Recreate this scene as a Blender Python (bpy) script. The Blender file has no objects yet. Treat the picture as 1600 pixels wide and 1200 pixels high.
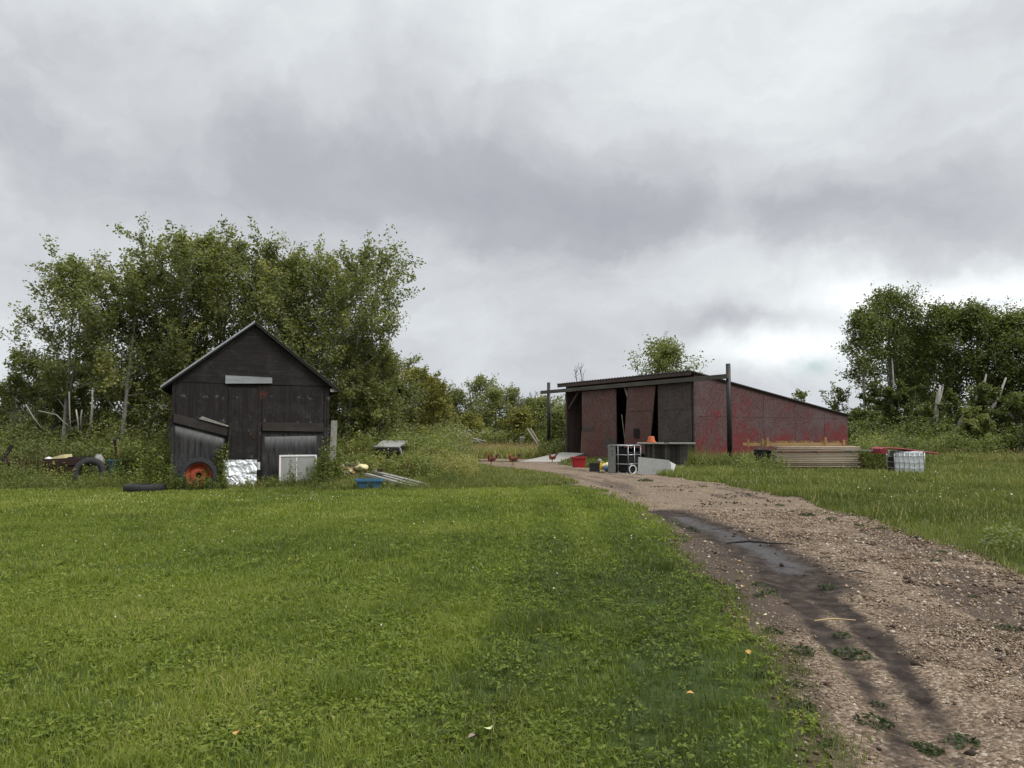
import bpy, math, random
import numpy as np
from mathutils import Vector, Matrix
R=math.radians
SC=bpy.context.scene
# ---------------------------------------------------------------- camera
FPX=1180.0; PITCH=math.atan(76/FPX); CAMH=1.6
cam=bpy.data.cameras.new('camera'); camo=bpy.data.objects.new('camera',cam); SC.collection.objects.link(camo)
cam.sensor_width=36; cam.lens=36*FPX/1600; cam.clip_end=3000; cam.clip_start=.05
camo.location=(0,0,CAMH); camo.rotation_euler=(math.pi/2+PITCH,0,0); SC.camera=camo
# ---------------------------------------------------------------- light
SUN_EL,SUN_AZ=50,118         # degrees; azimuth measured from the view direction (+Y) towards the right (+X)
sun=bpy.data.lights.new('sun','SUN'); suno=bpy.data.objects.new('sun',sun); SC.collection.objects.link(suno)
sun.energy=2.3; sun.angle=R(20); sun.color=(1,.965,.91)
sd=Vector((math.sin(R(SUN_AZ))*math.cos(R(SUN_EL)),math.cos(R(SUN_AZ))*math.cos(R(SUN_EL)),math.sin(R(SUN_EL))))
suno.rotation_euler=sd.to_track_quat('Z','Y').to_euler()
SC.view_settings.view_transform='Standard'; SC.view_settings.look='None'; SC.view_settings.exposure=0.10; SC.view_settings.gamma=1
# ---------------------------------------------------------------- world: overcast sky, one gap of blue
class NT:
    def __init__(s,tree): s.t=tree; s.n=tree.nodes; s.l=tree.links
    def new(s,typ,**kw):
        n=s.n.new(typ)
        for k,v in kw.items():
            if k=='inp':
                for a,b in v.items():
                    if hasattr(b,'is_output') or isinstance(b,bpy.types.NodeSocket): s.l.new(b,n.inputs[a])
                    else: n.inputs[a].default_value=b
            else: setattr(n,k,v)
        return n
    def m(s,op,a,b=None,c=None,clamp=False):
        n=s.new('ShaderNodeMath',operation=op,use_clamp=clamp)
        for i,x in enumerate((a,b,c)):
            if x is None: continue
            if isinstance(x,(int,float)): n.inputs[i].default_value=x
            else: s.l.new(x,n.inputs[i])
        return n.outputs[0]
    def noise(s,vec,scale,detail=4,rough=.5,dist=0,dim='3D'):
        n=s.new('ShaderNodeTexNoise',noise_dimensions=dim); n.inputs['Scale'].default_value=scale
        n.inputs['Detail'].default_value=detail; n.inputs['Roughness'].default_value=rough; n.inputs['Distortion'].default_value=dist
        if vec is not None: s.l.new(vec,n.inputs['Vector'])
        return n.outputs['Fac']
    def ramp(s,fac,stops,interp='LINEAR'):
        n=s.new('ShaderNodeValToRGB'); cr=n.color_ramp; cr.interpolation=interp
        while len(cr.elements)<len(stops): cr.elements.new(.5)
        for e,(p,c) in zip(cr.elements,stops):
            e.position=p; e.color=(c,c,c,1) if isinstance(c,(int,float)) else (*c,1)
        s.l.new(fac,n.inputs[0]); return n.outputs[0]
    def mix(s,f,a,b,typ='MIX'):
        n=s.new('ShaderNodeMix',data_type='RGBA',blend_type=typ)
        for i,x in ((0,f),(6,a),(7,b)):
            if isinstance(x,(int,float)): n.inputs[i].default_value=x if i==0 else (x,x,x,1)
            elif isinstance(x,tuple): n.inputs[i].default_value=(*x,1)
            else: s.l.new(x,n.inputs[i])
        return n.outputs[2]
    def maprange(s,v,a,b,c,d,typ='LINEAR'):
        n=s.new('ShaderNodeMapRange',interpolation_type=typ); s.l.new(v,n.inputs[0])
        for i,x in zip((1,2,3,4),(a,b,c,d)): n.inputs[i].default_value=x
        return n.outputs[0]
W=bpy.data.worlds.new('World'); SC.world=W; W.use_nodes=True; W.node_tree.nodes.clear(); w=NT(W.node_tree)
tc=w.new('ShaderNodeTexCoord').outputs['Generated']
sx=w.new('ShaderNodeSeparateXYZ'); w.l.new(tc,sx.inputs[0]); X,Y,Z=sx.outputs
zz=w.m('ADD',w.m('MAXIMUM',Z,0.0),.10)
pl=w.new('ShaderNodeCombineXYZ'); w.l.new(w.m('DIVIDE',X,zz),pl.inputs[0]); w.l.new(w.m('DIVIDE',Y,zz),pl.inputs[1])
P=pl.outputs[0]
az=w.m('ARCTAN2',X,Y); el=w.m('ARCSINE',Z)
wx=w.m('MULTIPLY',w.m('SUBTRACT',w.noise(tc,3.2,6,.6),.5),.30)
wy=w.m('MULTIPLY',w.m('SUBTRACT',w.noise(w.new('ShaderNodeVectorMath',operation='ADD',inp={0:tc,1:(5,3,9)}).outputs[0],3.6,6,.6),.5),.20)
azw=w.m('ADD',az,wx); elw=w.m('ADD',el,wy)
def dirang(px,py):
    u=(px-800)/FPX; v=(600-py)/FPX
    y=math.cos(PITCH)-math.sin(PITCH)*v; z=math.sin(PITCH)+math.cos(PITCH)*v
    return math.atan2(u,y), math.atan2(z,math.hypot(u,y))
def blob(px,py,rx,ry,amp):
    a,e=dirang(px,py); sa=rx/FPX; se=ry/FPX
    q=w.m('ADD',w.m('POWER',w.m('DIVIDE',w.m('SUBTRACT',azw,a),sa),2),w.m('POWER',w.m('DIVIDE',w.m('SUBTRACT',elw,e),se),2))
    return w.m('MULTIPLY',w.m('EXPONENT',w.m('MULTIPLY',q,-1)),amp)
ae=w.new('ShaderNodeCombineXYZ'); w.l.new(azw,ae.inputs[0]); w.l.new(elw,ae.inputs[1])
mpn=w.new('ShaderNodeMapping'); w.l.new(ae.outputs[0],mpn.inputs[0]); mpn.inputs['Rotation'].default_value=(0,0,R(-24)); mpn.inputs['Scale'].default_value=(1.0,1.75,1)
b=w.m('ADD',w.m('MULTIPLY',w.m('SUBTRACT',w.noise(mpn.outputs[0],2.6,8,.55,.5),.5),.62),.53)
b=w.m('ADD',b,w.m('MULTIPLY',w.m('SUBTRACT',w.noise(mpn.outputs[0],7.5,7,.55,.5),.5),.20))
b=w.m('ADD',b,w.m('MULTIPLY',w.m('SUBTRACT',w.noise(P,.8,6,.55,.4),.5),.12))
for args in [(1230,560,170,34,.40),(1170,420,150,50,.16),(1480,462,190,34,.40),(1340,400,60,30,.10),(1120,170,330,120,.14),(1600,230,150,150,.08),
             (1540,40,120,80,-.07),(640,310,330,85,-.15),(950,345,260,75,-.19),(1440,320,220,50,-.17),(400,210,360,110,-.12),(850,230,260,70,-.05),
             (420,40,340,90,.07),(60,440,260,120,.06),(1180,505,130,20,-.12),(1560,370,160,35,-.10),(800,560,360,90,.03),(900,-20,900,130,.09),(1500,545,130,25,.12)]:
    b=w.m('ADD',b,blob(*args))
ccol=w.ramp(b,[(0.0,(.26,.27,.31)),(.35,(.385,.40,.435)),(.55,(.55,.575,.60)),(.75,(.72,.755,.775)),(1.0,(.93,.94,.94))])
up=w.maprange(Z,.56,.92,1.0,3.3,'SMOOTHSTEP')
ccol2=w.new('ShaderNodeVectorMath',operation='SCALE'); w.l.new(ccol,ccol2.inputs[0]); w.l.new(up,ccol2.inputs['Scale'])
sky=w.new('ShaderNodeTexSky',sky_type='NISHITA',sun_disc=False,sun_elevation=R(SUN_EL),sun_rotation=R(SUN_AZ))
bg1=w.new('ShaderNodeBackground'); w.l.new(sky.outputs[0],bg1.inputs[0]); bg1.inputs[1].default_value=.12
bg2=w.new('ShaderNodeBackground'); w.l.new(ccol2.outputs[0],bg2.inputs[0]); bg2.inputs[1].default_value=1.14
gap=blob(1316,588,30,17,.75); gap=w.m('ADD',gap,blob(1545,458,60,6,.3))
cov=w.m('SUBTRACT',1.0,w.m('MINIMUM',gap,.95),clamp=True)
mx=w.new('ShaderNodeMixShader'); w.l.new(cov,mx.inputs[0]); w.l.new(bg1.outputs[0],mx.inputs[1]); w.l.new(bg2.outputs[0],mx.inputs[2])
wo=w.new('ShaderNodeOutputWorld'); w.l.new(mx.outputs[0],wo.inputs[0])
SC.cycles.max_bounces=6; SC.cycles.transparent_max_bounces=4; SC.cycles.diffuse_bounces=3; SC.cycles.glossy_bounces=2; SC.cycles.transmission_bounces=3
# ---------------------------------------------------------------- helpers
def ray(px,py):
    u=(px-800)/FPX; v=(600-py)/FPX
    return u, math.cos(PITCH)-math.sin(PITCH)*v, math.sin(PITCH)+math.cos(PITCH)*v
def G(px,py):                      # ground point seen at a photo position
    u,y,z=ray(px,py); s=-CAMH/z; return u*s,y*s
def P3(px,py,Yd):
    u,y,z=ray(px,py); s=Yd/y; return Vector((u*s,Yd,CAMH+z*s))
def lat(ix,iy,seed):
    h=(ix.astype(np.int64)*374761393+iy.astype(np.int64)*668265263+seed*1442695041)&0xffffffff
    h=((h^(h>>13))*1274126177)&0xffffffff; h=(h^(h>>16))&0xffffffff
    return h/4294967295.0
def vn(x,y,s,seed=0,oct=3):
    x=np.asarray(x,float)/s; y=np.asarray(y,float)/s; o=0; a=1; t=0
    for k in range(oct):
        ix=np.floor(x).astype(np.int64); iy=np.floor(y).astype(np.int64); fx=x-ix; fy=y-iy
        fx=fx*fx*(3-2*fx); fy=fy*fy*(3-2*fy)
        v=(lat(ix,iy,seed+k)*(1-fx)+lat(ix+1,iy,seed+k)*fx)*(1-fy)+(lat(ix,iy+1,seed+k)*(1-fx)+lat(ix+1,iy+1,seed+k)*fx)*fy
        o=o+a*v; t+=a; a*=.5; x=x*2.03+7.1; y=y*2.03+3.7
    return o/t
def sstep(a,b,x): t=np.clip((x-a)/(b-a),0,1); return t*t*(3-2*t)
# road edges, traced on the ground: X of the left and right edge against Y
def _curve(pts): 
    a=sorted([G(*p)[::-1] for p in pts]); return np.array([q[0] for q in a]),np.array([q[1] for q in a])
_LY,_LX=_curve([(1300,1200),(1245,1100),(1205,1000),(1150,930),(1100,885),(1050,845),(1012,805),(975,784),(925,763),(865,745),(795,734),(745,728)])
_RY,_RX=_curve([(1600,906),(1500,857),(1385,820),(1255,779),(1150,760),(1050,744),(970,735),(900,729),(860,724)])
_LY=np.concatenate([[-15,0],_LY,[60]]); _LX=np.concatenate([[1.0,1.3],_LX,[_LX[-1]-1.5]])
_RY=np.concatenate([[-15,0],_RY,[60]]); _RX=np.concatenate([[6.6,6.3],_RX,[_RX[-1]+.3]])
def edges(y): return np.interp(y,_LY,_LX),np.interp(y,_RY,_RX)
def roadd(x,y):                    # signed distance inside the road (positive inside)
    l,r=edges(y); d=np.minimum(x-l,r-x); d=np.minimum(d,41.5-y)
    d=np.maximum(d,np.minimum(4.8-np.abs(x+2.2)+0.0, 1.7-np.abs(y-44.5-.05*x)))   # the far bend to the left behind the hens
    wob=(vn(x,y,1.3,3)-.5)*(.35+.03*y)+(vn(x,y,.35,8)-.5)*.3
    return d+wob
def polyd(x,y,pts):
    d=np.full(np.shape(x),1e9)
    for (x0,y0),(x1,y1) in zip(pts[:-1],pts[1:]):
        vx,vy=x1-x0,y1-y0; t=np.clip(((x-x0)*vx+(y-y0)*vy)/(vx*vx+vy*vy),0,1)
        d=np.minimum(d,np.hypot(x-x0-t*vx,y-y0-t*vy))
    return d
MUD=[G(*p) for p in [(1045,798),(1085,815),(1130,833),(1180,853),(1225,878),(1262,905)]]
WET=[G(*p) for p in [(1062,806),(1120,827),(1175,848),(1215,868),(1240,885)]]
RUT1=[G(*p) for p in [(1262,905),(1307,942),(1366,992),(1420,1055),(1475,1130),(1560,1290)]]
RUT2=[G(*p) for p in [(1215,900),(1255,945),(1307,1010),(1352,1064),(1400,1130),(1470,1290)]]
TRK=[G(*p) for p in [(1000,775),(930,752),(870,740),(820,733)]]
def gz(x,y):
    x=np.asarray(x,float); y=np.asarray(y,float)
    z=(vn(x,y,3.0,1)-.5)*.07
    near=sstep(45,20,y)
    z=z-near*(.05*np.exp(-(polyd(x,y,MUD)/.75)**2)+.035*np.exp(-(polyd(x,y,RUT1)/.20)**2)+.03*np.exp(-(polyd(x,y,RUT2)/.18)**2))
    return z
def gz1(x,y): return float(gz(np.array([x]),np.array([y]))[0])
ROOT=SC.collection
def link(o,parent=None):
    ROOT.objects.link(o)
    if parent is not None: o.parent=parent
    return o
def tag(o,label=None,cat=None,group=None,kind=None):
    if label: o['label']=label
    if cat: o['category']=cat
    if group: o['group']=group
    if kind: o['kind']=kind
    return o
def thing(name,label,cat,loc=(0,0,0),rz=0,group=None,rot=None):
    o=bpy.data.objects.new(name,None); o.empty_display_size=.2; ROOT.objects.link(o); o.location=loc
    o.rotation_euler=rot if rot is not None else (0,0,rz)
    return tag(o,label,cat,group)
def copytree(o,parent=None):
    c=o.copy(); ROOT.objects.link(c); c.parent=parent
    for ch in list(o.children): copytree(ch,c)
    return c
class MB:
    def __init__(s): s.v=[]; s.f=[]
    def add(s,vs,fs,M=None):
        b=len(s.v)
        for v in vs:
            v=Vector(v); v=M@v if M is not None else v; s.v.append(tuple(v))
        s.f+= [tuple(b+i for i in f) for f in fs]; return s
    def box(s,x0,x1,y0,y1,z0,z1,M=None):
        return s.add([(x0,y0,z0),(x1,y0,z0),(x1,y1,z0),(x0,y1,z0),(x0,y0,z1),(x1,y0,z1),(x1,y1,z1),(x0,y1,z1)],
              [(0,3,2,1),(4,5,6,7),(0,1,5,4),(1,2,6,5),(2,3,7,6),(3,0,4,7)],M)
    def beam(s,a,b,w,h,up=(0,0,1)):
        a=Vector(a); b=Vector(b); d=(b-a); L=d.length; d.normalize(); sd_=d.cross(Vector(up))
        if sd_.length<1e-4: sd_=Vector((1,0,0))
        sd_.normalize(); u=sd_.cross(d); M=Matrix((( *sd_,0),(*d,0),(*u,0),(0,0,0,1))).transposed(); M.translation=a
        return s.box(-w/2,w/2,0,L,-h/2,h/2,M)
    def prism(s,poly,y0,y1,M=None):     # polygon in x,z extruded along y
        n=len(poly); vs=[(x,y0,z) for x,z in poly]+[(x,y1,z) for x,z in poly]
        fs=[tuple(range(n)),tuple(range(2*n-1,n-1,-1))]+[(i,n+i,n+(i+1)%n,(i+1)%n) for i in range(n)]
        return s.add(vs,fs,M)
    def tube(s,pts,rad,k=6,cap=True):
        pts=[Vector(p) for p in pts]; n=len(pts)
        if isinstance(rad,(int,float)): rad=[rad]*n
        b=len(s.v); ref=Vector((.31,.23,.92))
        for i,p in enumerate(pts):
            d=(pts[min(i+1,n-1)]-pts[max(i-1,0)]); d=d.normalized() if d.length>0 else Vector((0,0,1))
            u=d.cross(ref)
            if u.length<.05: u=d.cross(Vector((1,0,0)))
            u.normalize(); v=d.cross(u)
            for j in range(k):
                a=2*math.pi*j/k; s.v.append(tuple(p+(u*math.cos(a)+v*math.sin(a))*rad[i]))
        for i in range(n-1):
            for j in range(k): s.f.append((b+i*k+j,b+i*k+(j+1)%k,b+(i+1)*k+(j+1)%k,b+(i+1)*k+j))
        if cap: s.f.append(tuple(b+j for j in range(k-1,-1,-1))); s.f.append(tuple(b+(n-1)*k+j for j in range(k)))
        return s
    def lathe(s,prof,k=24,M=None,closed=False):   # prof of (r,z), round z
        n=len(prof); vs=[]; fs=[]
        for r,z in prof:
            for j in range(k): a=2*math.pi*j/k; vs.append((r*math.cos(a),r*math.sin(a),z))
        rng=range(n) if closed else range(n-1)
        for i in rng:
            for j in range(k): q=(i+1)%n; fs.append((i*k+j,i*k+(j+1)%k,q*k+(j+1)%k,q*k+j))
        return s.add(vs,fs,M)
    def build(s,name,mat,parent=None,smooth=False,bevel=0,loc=None):
        me=bpy.data.meshes.new(name); me.from_pydata(s.v,[],s.f); me.update()
        if mat: me.materials.append(mat)
        if smooth: me.polygons.foreach_set('use_smooth',[True]*len(me.polygons))
        o=bpy.data.objects.new(name,me); link(o,parent)
        if loc: o.location=loc
        if bevel:
            m=o.modifiers.new('bevel','BEVEL'); m.width=bevel; m.segments=2; m.limit_method='ANGLE'
        return o
def npmesh(name,V,faces,mat,parent=None,tint=None,smooth=False):
    """faces: list of (M,k) int arrays"""
    me=bpy.data.meshes.new(name); V=np.ascontiguousarray(V,np.float32)
    me.vertices.add(len(V)); me.vertices.foreach_set('co',V.ravel())
    faces=[f for f in faces if len(f)]
    nl=sum(f.size for f in faces); nf=sum(len(f) for f in faces)
    me.loops.add(nl); me.polygons.add(nf)
    me.loops.foreach_set('vertex_index',np.concatenate([f.ravel() for f in faces]).astype(np.int32))
    tot=np.concatenate([np.full(len(f),f.shape[1]) for f in faces]); st=np.concatenate([[0],np.cumsum(tot)[:-1]])
    me.polygons.foreach_set('loop_start',st.astype(np.int32)); me.polygons.foreach_set('loop_total',tot.astype(np.int32))
    if smooth: me.polygons.foreach_set('use_smooth',np.ones(nf,bool))
    if tint is not None:
        tint=tint if isinstance(tint,dict) else {'tint':tint}
        for k,v in tint.items():
            at=me.attributes.new(k,'FLOAT','POINT'); at.data.foreach_set('value',np.ascontiguousarray(v,np.float32))
    me.update(calc_edges=True); me.materials.append(mat)
    o=bpy.data.objects.new(name,me); return link(o,parent)
def blades(x,y,h,wd,lean,tint,rng,z=None,tall=False):
    """grass blades: 5 vertices each"""
    n=len(x); z=gz(x,y) if z is None else z
    a=rng.uniform(0,2*np.pi,n); b=rng.uniform(0,2*np.pi,n)
    wx,wy=np.cos(a)*wd/2,np.sin(a)*wd/2; lx,ly=np.cos(b)*lean*h,np.sin(b)*lean*h
    V=np.empty((n,5,3)); 
    V[:,0]=np.stack([x-wx,y-wy,z-.01],1); V[:,1]=np.stack([x+wx,y+wy,z-.01],1)
    mx_=x+lx*.35; my=y+ly*.35; mz=z+h*.6
    V[:,2]=np.stack([mx_+wx*.8,my+wy*.8,mz],1); V[:,3]=np.stack([mx_-wx*.8,my-wy*.8,mz],1)
    V[:,4]=np.stack([x+lx,y+ly,z+h*np.sqrt(np.clip(1-.5*lean**2,.2,1))],1)
    i=np.arange(n)[:,None]*5
    return V.reshape(-1,3),i+np.array([0,1,2,3]),i+np.array([3,2,4]),np.repeat(tint,5)
def leaves(c,size,rng,upbias=.5,asp=.62,tint=None,dirv=None,fold=.12):
    """leaf cards: rhombus of 4 vertices, slightly folded"""
    n=len(c); nm=rng.normal(size=(n,3)); nm[:,2]=np.abs(nm[:,2])+upbias; nm/=np.linalg.norm(nm,axis=1)[:,None]
    d=rng.normal(size=(n,3)) if dirv is None else dirv+rng.normal(size=(n,3))*.25
    d-= (d*nm).sum(1)[:,None]*nm; d/=np.linalg.norm(d,axis=1)[:,None]+1e-9
    s=np.cross(nm,d); L=np.asarray(size)[:,None]/2
    V=np.stack([c-d*L,c+s*L*asp+d*L*.1+nm*L*fold,c+d*L,c-s*L*asp+d*L*.1+nm*L*fold],1)
    i=np.arange(n)[:,None]*4
    return V.reshape(-1,3),i+np.array([0,1,2,3]),np.repeat(tint if tint is not None else rng.uniform(0,1,n),4)
class Pool:
    def __init__(s): s.V=[];s.F={3:[],4:[]};s.T=[];s.n=0
    def add(s,V,fs,T):
        for f in fs: s.F[f.shape[1]].append(f+s.n)
        s.V.append(V); s.T.append(T); s.n+=len(V)
    def addB(s,t): s.add(t[0],[t[1],t[2]],t[3])
    def addL(s,t): s.add(t[0],[t[1]],t[2])
    def build(s,name,mat,parent=None):
        return npmesh(name,np.concatenate(s.V),[np.concatenate(v) for v in s.F.values() if v],mat,parent,np.concatenate(s.T))
# ---------------------------------------------------------------- materials
def material(name):
    m=bpy.data.materials.new(name); m.use_nodes=True; m.node_tree.nodes.clear(); t=NT(m.node_tree)
    out=t.new('ShaderNodeOutputMaterial'); b=t.new('ShaderNodeBsdfPrincipled'); t.l.new(b.outputs[0],out.inputs[0]); return m,t,b,out
def setc(t,sock,c):
    if isinstance(c,tuple): sock.default_value=(*c,1) if len(c)==3 else c
    elif isinstance(c,(int,float)): sock.default_value=c
    else: t.l.new(c,sock)
def bump(t,b,h,st=.3,dist=.01):
    n=t.new('ShaderNodeBump'); n.inputs['Strength'].default_value=st; n.inputs['Distance'].default_value=dist
    t.l.new(h,n.inputs['Height']); t.l.new(n.outputs[0],b.inputs['Normal'])
def M_plain(name,c,rough=.7,metal=0,var=.25,scale=6,spec=.4,bumpst=.15,dirt=(.06,.05,.04),dirtamt=.25):
    m,t,b,o=material(name); co=t.new('ShaderNodeTexCoord').outputs['Object']
    n1=t.noise(co,scale,5,.6); n2=t.noise(co,scale*5,4,.6)
    dk=tuple(x*(1-var) for x in c); lt=tuple(min(1,x*(1+var)) for x in c)
    col=t.mix(n1,dk,lt); col=t.mix(t.maprange(n2,.5,.75,0,dirtamt),col,dirt)
    setc(t,b.inputs['Base Color'],col); b.inputs['Metallic'].default_value=metal
    t.l.new(t.maprange(n1,.3,.7,max(rough-.12,.05),min(rough+.12,1)),b.inputs['Roughness']); b.inputs['Specular IOR Level'].default_value=spec
    bump(t,b,n2,bumpst,.01); return m
def M_leaf(name,stops,rough=.45,trans=.35,spec=.45,patch=0,pscale=.5):
    m,t,b,o=material(name); at=t.new('ShaderNodeAttribute',attribute_name='tint').outputs['Fac']
    if patch:
        co=t.new('ShaderNodeTexCoord').outputs['Object']
        at=t.m('ADD',at,t.m('MULTIPLY',t.m('SUBTRACT',t.noise(co,pscale,3,.6),.5),patch),clamp=True)
    col=t.ramp(at,stops); setc(t,b.inputs['Base Color'],col); b.inputs['Roughness'].default_value=rough; b.inputs['Specular IOR Level'].default_value=spec
    tr=t.new('ShaderNodeBsdfTranslucent'); c2=t.mix(1.0,col,(1.25,1.35,.7),'MULTIPLY'); t.l.new(c2,tr.inputs[0])
    mx=t.new('ShaderNodeMixShader'); mx.inputs[0].default_value=trans; t.l.new(b.outputs[0],mx.inputs[1]); t.l.new(tr.outputs[0],mx.inputs[2])
    t.l.new(mx.outputs[0],o.inputs[0]); return m
def M_wood(name,c1,c2,grain=(1,1,8),rough=.8,streak=.5,pale=(.3,.3,.29),paleamt=.2,scale=3):
    """weathered timber, grain stretched along the axis with the small factor"""
    m,t,b,o=material(name); co=t.new('ShaderNodeTexCoord').outputs['Object']
    mp=t.new('ShaderNodeMapping'); t.l.new(co,mp.inputs[0]); mp.inputs['Scale'].default_value=grain; g=mp.outputs[0]
    n1=t.noise(g,scale,6,.65); n2=t.noise(g,scale*6,4,.7); n3=t.noise(co,1.3,4,.6)
    rnd=t.new('ShaderNodeObjectInfo').outputs['Random']
    col=t.mix(t.maprange(n1,.3,.7,0,1),c1,c2); col=t.mix(t.maprange(n2,.5,.8,0,streak),col,tuple(x*.45 for x in c1))
    col=t.mix(t.maprange(n3,.5,.75,0,paleamt),col,pale); col=t.mix(t.m('MULTIPLY',rnd,.6),col,tuple(x*.6 for x in c1))
    setc(t,b.inputs['Base Color'],col); b.inputs['Roughness'].default_value=rough; b.inputs['Specular IOR Level'].default_value=.3
    bump(t,b,n2,.35,.01); return m
MT={}
MT['bark']=M_wood('pale_bark',(.16,.145,.12),(.42,.40,.35),(1,1,.35),.85,.6,(.48,.46,.41),.5,6)
MT['bark_d']=M_wood('dark_bark',(.06,.05,.04),(.15,.13,.11),(1,1,.3),.9,.5,(.2,.19,.17),.3,8)
MT['deadwood']=M_wood('dead_wood',(.2,.185,.16),(.42,.4,.36),(1,1,.4),.85,.4,(.5,.48,.44),.3,6)
MT['old']=M_wood('old_board',(.19,.18,.155),(.40,.38,.34),(1,.12,1),.85,.5,(.42,.41,.38),.3,7)
MT['oldx']=M_wood('old_board_x',(.27,.21,.15),(.62,.51,.38),(.1,1,1),.85,.6,(.50,.47,.41),.35,7)
MT['beam']=M_wood('beam_wood',(.05,.044,.036),(.13,.115,.095),(.12,1,1),.85,.5,(.2,.19,.17),.3,6)
MT['greyx']=M_wood('grey_board_x',(.19,.20,.21),(.36,.37,.38),(.1,1,1),.85,.6,(.42,.43,.44),.3,7)
MT['darkw']=M_wood('dark_timber',(.022,.018,.016),(.05,.042,.037),(.15,1,1),.85,.5,(.09,.085,.08),.3,6)
MT['yellow']=M_wood('fresh_lumber',(.27,.165,.06),(.40,.26,.12),(.1,1,1),.7,.3,(.6,.42,.2),.2,5)
MT['blackm']=M_plain('black_paint',(.012,.012,.013),.5,0,.3,5,.4,.2,(.05,.035,.025),.4)
MT['rubber']=M_plain('rubber',(.018,.018,.02),.75,0,.35,8,.35,.3,(.07,.06,.05),.5)
MT['white']=M_plain('white_paint',(.62,.63,.62),.5,0,.12,4,.4,.1,(.25,.23,.18),.35)
MT['grey']=M_plain('grey_board',(.25,.25,.235),.8,0,.25,3,.3,.3,(.14,.13,.11),.5)
MT['blue']=M_plain('blue_plastic',(.045,.13,.22),.55,0,.2,3,.4,.05,(.08,.09,.09),.3)
MT['bluegrey']=M_plain('faded_blue_plastic',(.055,.13,.20),.5,0,.2,3,.4,.05,(.08,.09,.09),.4)
MT['red']=M_plain('red_plastic',(.33,.018,.028),.4,0,.15,3,.4,.03,(.2,.03,.03),.2)
MT['redm']=M_plain('red_sheet_metal',(.20,.018,.026),.6,0,.35,2,.4,.05,(.16,.04,.03),.4)
MT['rust']=M_plain('rust',(.036,.019,.014),.85,0,.5,4,.3,.4,(.018,.012,.010),.7)
MT['orange']=M_plain('orange_rim',(.33,.055,.022),.75,0,.4,9,.3,.2,(.17,.11,.07),1.0)
MT['galv']=M_plain('galvanised',(.42,.43,.45),.35,.7,.2,6,.5,.05,(.2,.2,.2),.3)
MT['terra']=M_plain('terracotta',(.50,.13,.05),.75,0,.15,5,.3,.1,(.3,.1,.06),.2)
MT['poly']=M_plain('white_polythene',(.66,.68,.68),.4,0,.06,2,.4,.02,(.5,.52,.5),.3)
MT['cream']=M_plain('cream_stuff',(.62,.55,.30),.7,0,.2,6,.3,.1)
MT['yel']=M_plain('yellow_plastic',(.6,.42,.04),.5,0,.2,6)
MT['dkhole']=M_plain('dark_inside',(.006,.006,.006),.9,0,.1,5)
MT['straw']=M_plain('straw',(.4,.3,.15),.9)
MT['blkp']=M_plain('black_plastic',(.014,.014,.016),.4,0,.2,5,.5,.05)
# ================================================================ ground
def grid(xs,ys,keep=None):
    gx,gy=np.meshgrid(xs,ys); nx,ny=len(xs),len(ys)
    i=np.arange(nx*ny).reshape(ny,nx); q=np.stack([i[:-1,:-1],i[:-1,1:],i[1:,1:],i[1:,:-1]],-1).reshape(-1,4)
    if keep is not None:
        cx=(gx[:-1,:-1]+gx[1:,1:]).ravel()/2; cy=(gy[:-1,:-1]+gy[1:,1:]).ravel()/2; q=q[keep(cx,cy)]
        used=np.zeros(nx*ny,bool); used[q.ravel()]=True; mp=np.cumsum(used)-1; return gx.ravel()[used],gy.ravel()[used],mp[q]
    return gx.ravel(),gy.ravel(),q
def _axis(lo,hi,step,far,sgn=1):
    a=list(np.arange(lo,hi+1e-6,step)); s=step
    while a[-1]<far: s*=1.18; a.append(a[-1]+s)
    s=step
    while a[0]>-far: s*=1.18; a.insert(0,a[0]-s)
    return np.array(a)
gx_,gy_,gq=grid(_axis(-16,24,.2,1500),_axis(-4,60,.2,1500))
rd=roadd(gx_,gy_); inroad=sstep(.0,.35,rd)*((np.abs(gx_)<40)&(gy_<60))
gzz=np.where((np.abs(gx_)<120)&(np.abs(gy_)<150),gz(gx_,gy_),0)-.05*inroad
m,t,b,o=material('ground_soil'); co=t.new('ShaderNodeTexCoord').outputs['Object']
at=t.new('ShaderNodeAttribute',attribute_name='road').outputs['Fac']
lawn=t.ramp(t.noise(co,5,6,.65),[(.3,(.022,.034,.009)),(.55,(.04,.062,.015)),(.75,(.062,.068,.026))])
grit=t.ramp(t.noise(co,60,3,.7),[(.3,(.03,.022,.016)),(.6,(.10,.072,.05)),(.8,(.28,.21,.15))])
mk=t.m('ADD',at,t.m('MULTIPLY',t.m('SUBTRACT',t.noise(co,9,4,.6),.5),.8),clamp=True)
setc(t,b.inputs['Base Color'],t.mix(t.maprange(mk,.35,.65,0,1),lawn,grit)); b.inputs['Roughness'].default_value=.95; b.inputs['Specular IOR Level'].default_value=.15
bump(t,b,t.noise(co,30,5,.7),.6,.03); MT['soil']=m
g=npmesh('ground',np.stack([gx_,gy_,gzz],1),[gq],MT['soil'],tint={'road':np.clip((rd+.45)/.6,0,1)*((np.abs(gx_)<40)&(gy_<60))},smooth=True); tag(g,kind='structure')
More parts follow.
